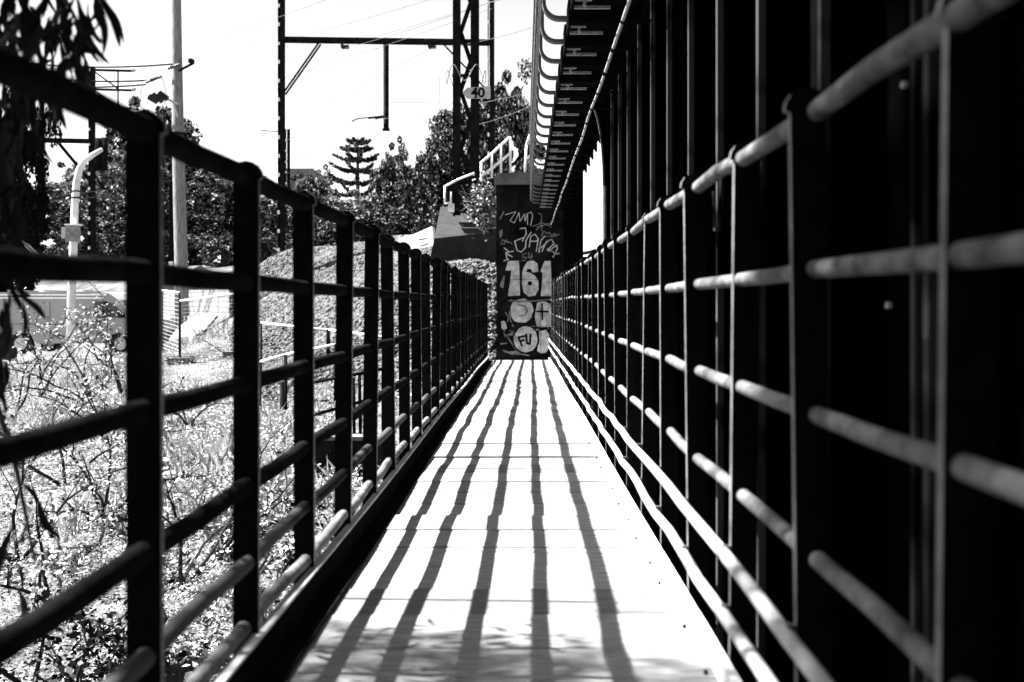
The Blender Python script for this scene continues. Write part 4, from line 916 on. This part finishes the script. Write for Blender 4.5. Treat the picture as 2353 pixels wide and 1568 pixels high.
gum_branch([(-4.1, .7, 3.6), (-3.4, 1.1, 3.4), (-2.6, 1.4, 2.9), (-1.9, 1.6, 2.2), (-1.5, 1.75, 1.7)], .06)
gum_branch([(-4.0, .8, 4.2), (-3.2, 1.0, 4.6), (-2.4, 1.2, 4.4), (-1.8, 1.4, 3.9)], .06)
gum_branch([(-4.0, .7, 2.6), (-3.4, 1.1, 2.6), (-2.6, 1.5, 1.9), (-1.8, 1.75, 1.3)], .05)
gum_branch([(-4.2, .6, 2.0), (-3.4, 1.1, 1.7), (-2.6, 1.5, 1.0), (-1.5, 1.75, .5)], .045)
gum_branch([(-3.9, .9, 5.0), (-3.0, .6, 5.2), (-2.0, .4, 4.8), (-1.3, .3, 4.2)], .05)
def gl(p, o, s):
    put('leaf', glm, None, o, p, (random.gauss(0, .35), random.gauss(0, .35), random.uniform(0, 6.28)), (s, s, s))
# drooping sprays placed where they hang in view
ng = 0
for (u, v, d, n, su, sv) in ((60, 40, 1.8, 34, 70, 60), (150, 60, 1.8, 26, 60, 70), (30, 140, 1.8, 22, 50, 60), (215, 40, 1.8, 9, 30, 50), (170, 150, 1.8, 10, 40, 50), (245, 20, 1.8, 2, 8, 10), (20, 330, 1.8, 36, 50, 110), (75, 250, 1.8, 22, 40, 60), (20, 520, 1.8, 20, 35, 70), (15, 700, 1.8, 8, 25, 50), (8, 880, 1.8, 5, 10, 60), (60, 1180, 1.8, 4, 35, 50), (25, 1300, 1.8, 4, 25, 60)):
    for k in range(int(n*1.45)):
        p = P(random.gauss(u, su*.6), random.gauss(v - 20, sv*.6), d*random.uniform(.85, 1.2))
        o = brs[0][0] if v < 200 else brs[2][0] if v < 600 else brs[3][0]
        gl(p, o, random.uniform(.06, .115)); ng += 1
# twigs carrying the sprays
tw = MB()
for (u0, v0, u1, v1, d) in ((-60, -60, 130, 120, 1.8), (60, -60, 210, 110, 1.8), (-40, 60, 60, 260, 1.8), (-30, 200, 60, 420, 1.8), (-40, 420, 30, 620, 1.8), (150, -40, 262, 60, 1.8), (-30, 700, 12, 900, 1.8), (-20, 900, 80, 1290, 1.8), (20, 250, 90, 330, 1.8)):
    a, c = P(u0, v0, d), P(u1, v1, d); tw.tube([a, a.lerp(c, .5) + Vector((0, 0, .05)), c], [.008, .006, .003], 5)
for (o_, pts_), tgt in zip(brs, ((-60, -60), (60, -60), (-30, 200), (-30, 700), None)):
    if tgt: a, c = pts_[-1], P(*tgt, 1.8); tw.tube([a, a.lerp(c, .5) + Vector((0, 0, .06)), c], [.011, .010, .008], 6)
tw.build('twigs', M['bark'], gum)
# upper crown that shades the near boards
m_ = 25000; cy_ = rng.uniform(-2.6, 2.2, m_); cc = rng.uniform(-1.0, 1.7, m_); cz = rng.uniform(6.0, 9.5, m_)
clu = np.sin(cy_*5.3 + 1.1)*np.cos(cc*2.6 + cy_*2.0) + 0.6*np.sin(cy_*11 + cc*4)
kp = rng.random(m_) < np.clip(0.42 + 0.55*clu, 0.06, 1)*np.clip((2.22 - cy_)*4, 0.1, 1); cy_, cc, cz = cy_[kp], cc[kp], cz[kp]
q = np.stack([cc - 0.76*cz, cy_ + cz*0.033, cz], 1)
e_ = 15000; ey_, ec, ez_ = rng.uniform(-2.6, 1.62, e_), rng.uniform(0.62, 1.85, e_), rng.uniform(6.5, 9.5, e_)
ek = rng.random(e_) < np.clip(0.75 + 0.5*np.sin(ey_*9 + ec*5), 0.2, 1)
q = np.concatenate([q, np.stack([ec - 0.76*ez_, ey_ + ez_*0.033, ez_], 1)[ek]])
put('foliage', scatter('foliage', np.array(LV)*1.0, [tuple(range(len(LV)))], q, upish(len(q), .35), rng.uniform(.11, .19, len(q))), M['gum'], gum)['kind'] = 'stuff'
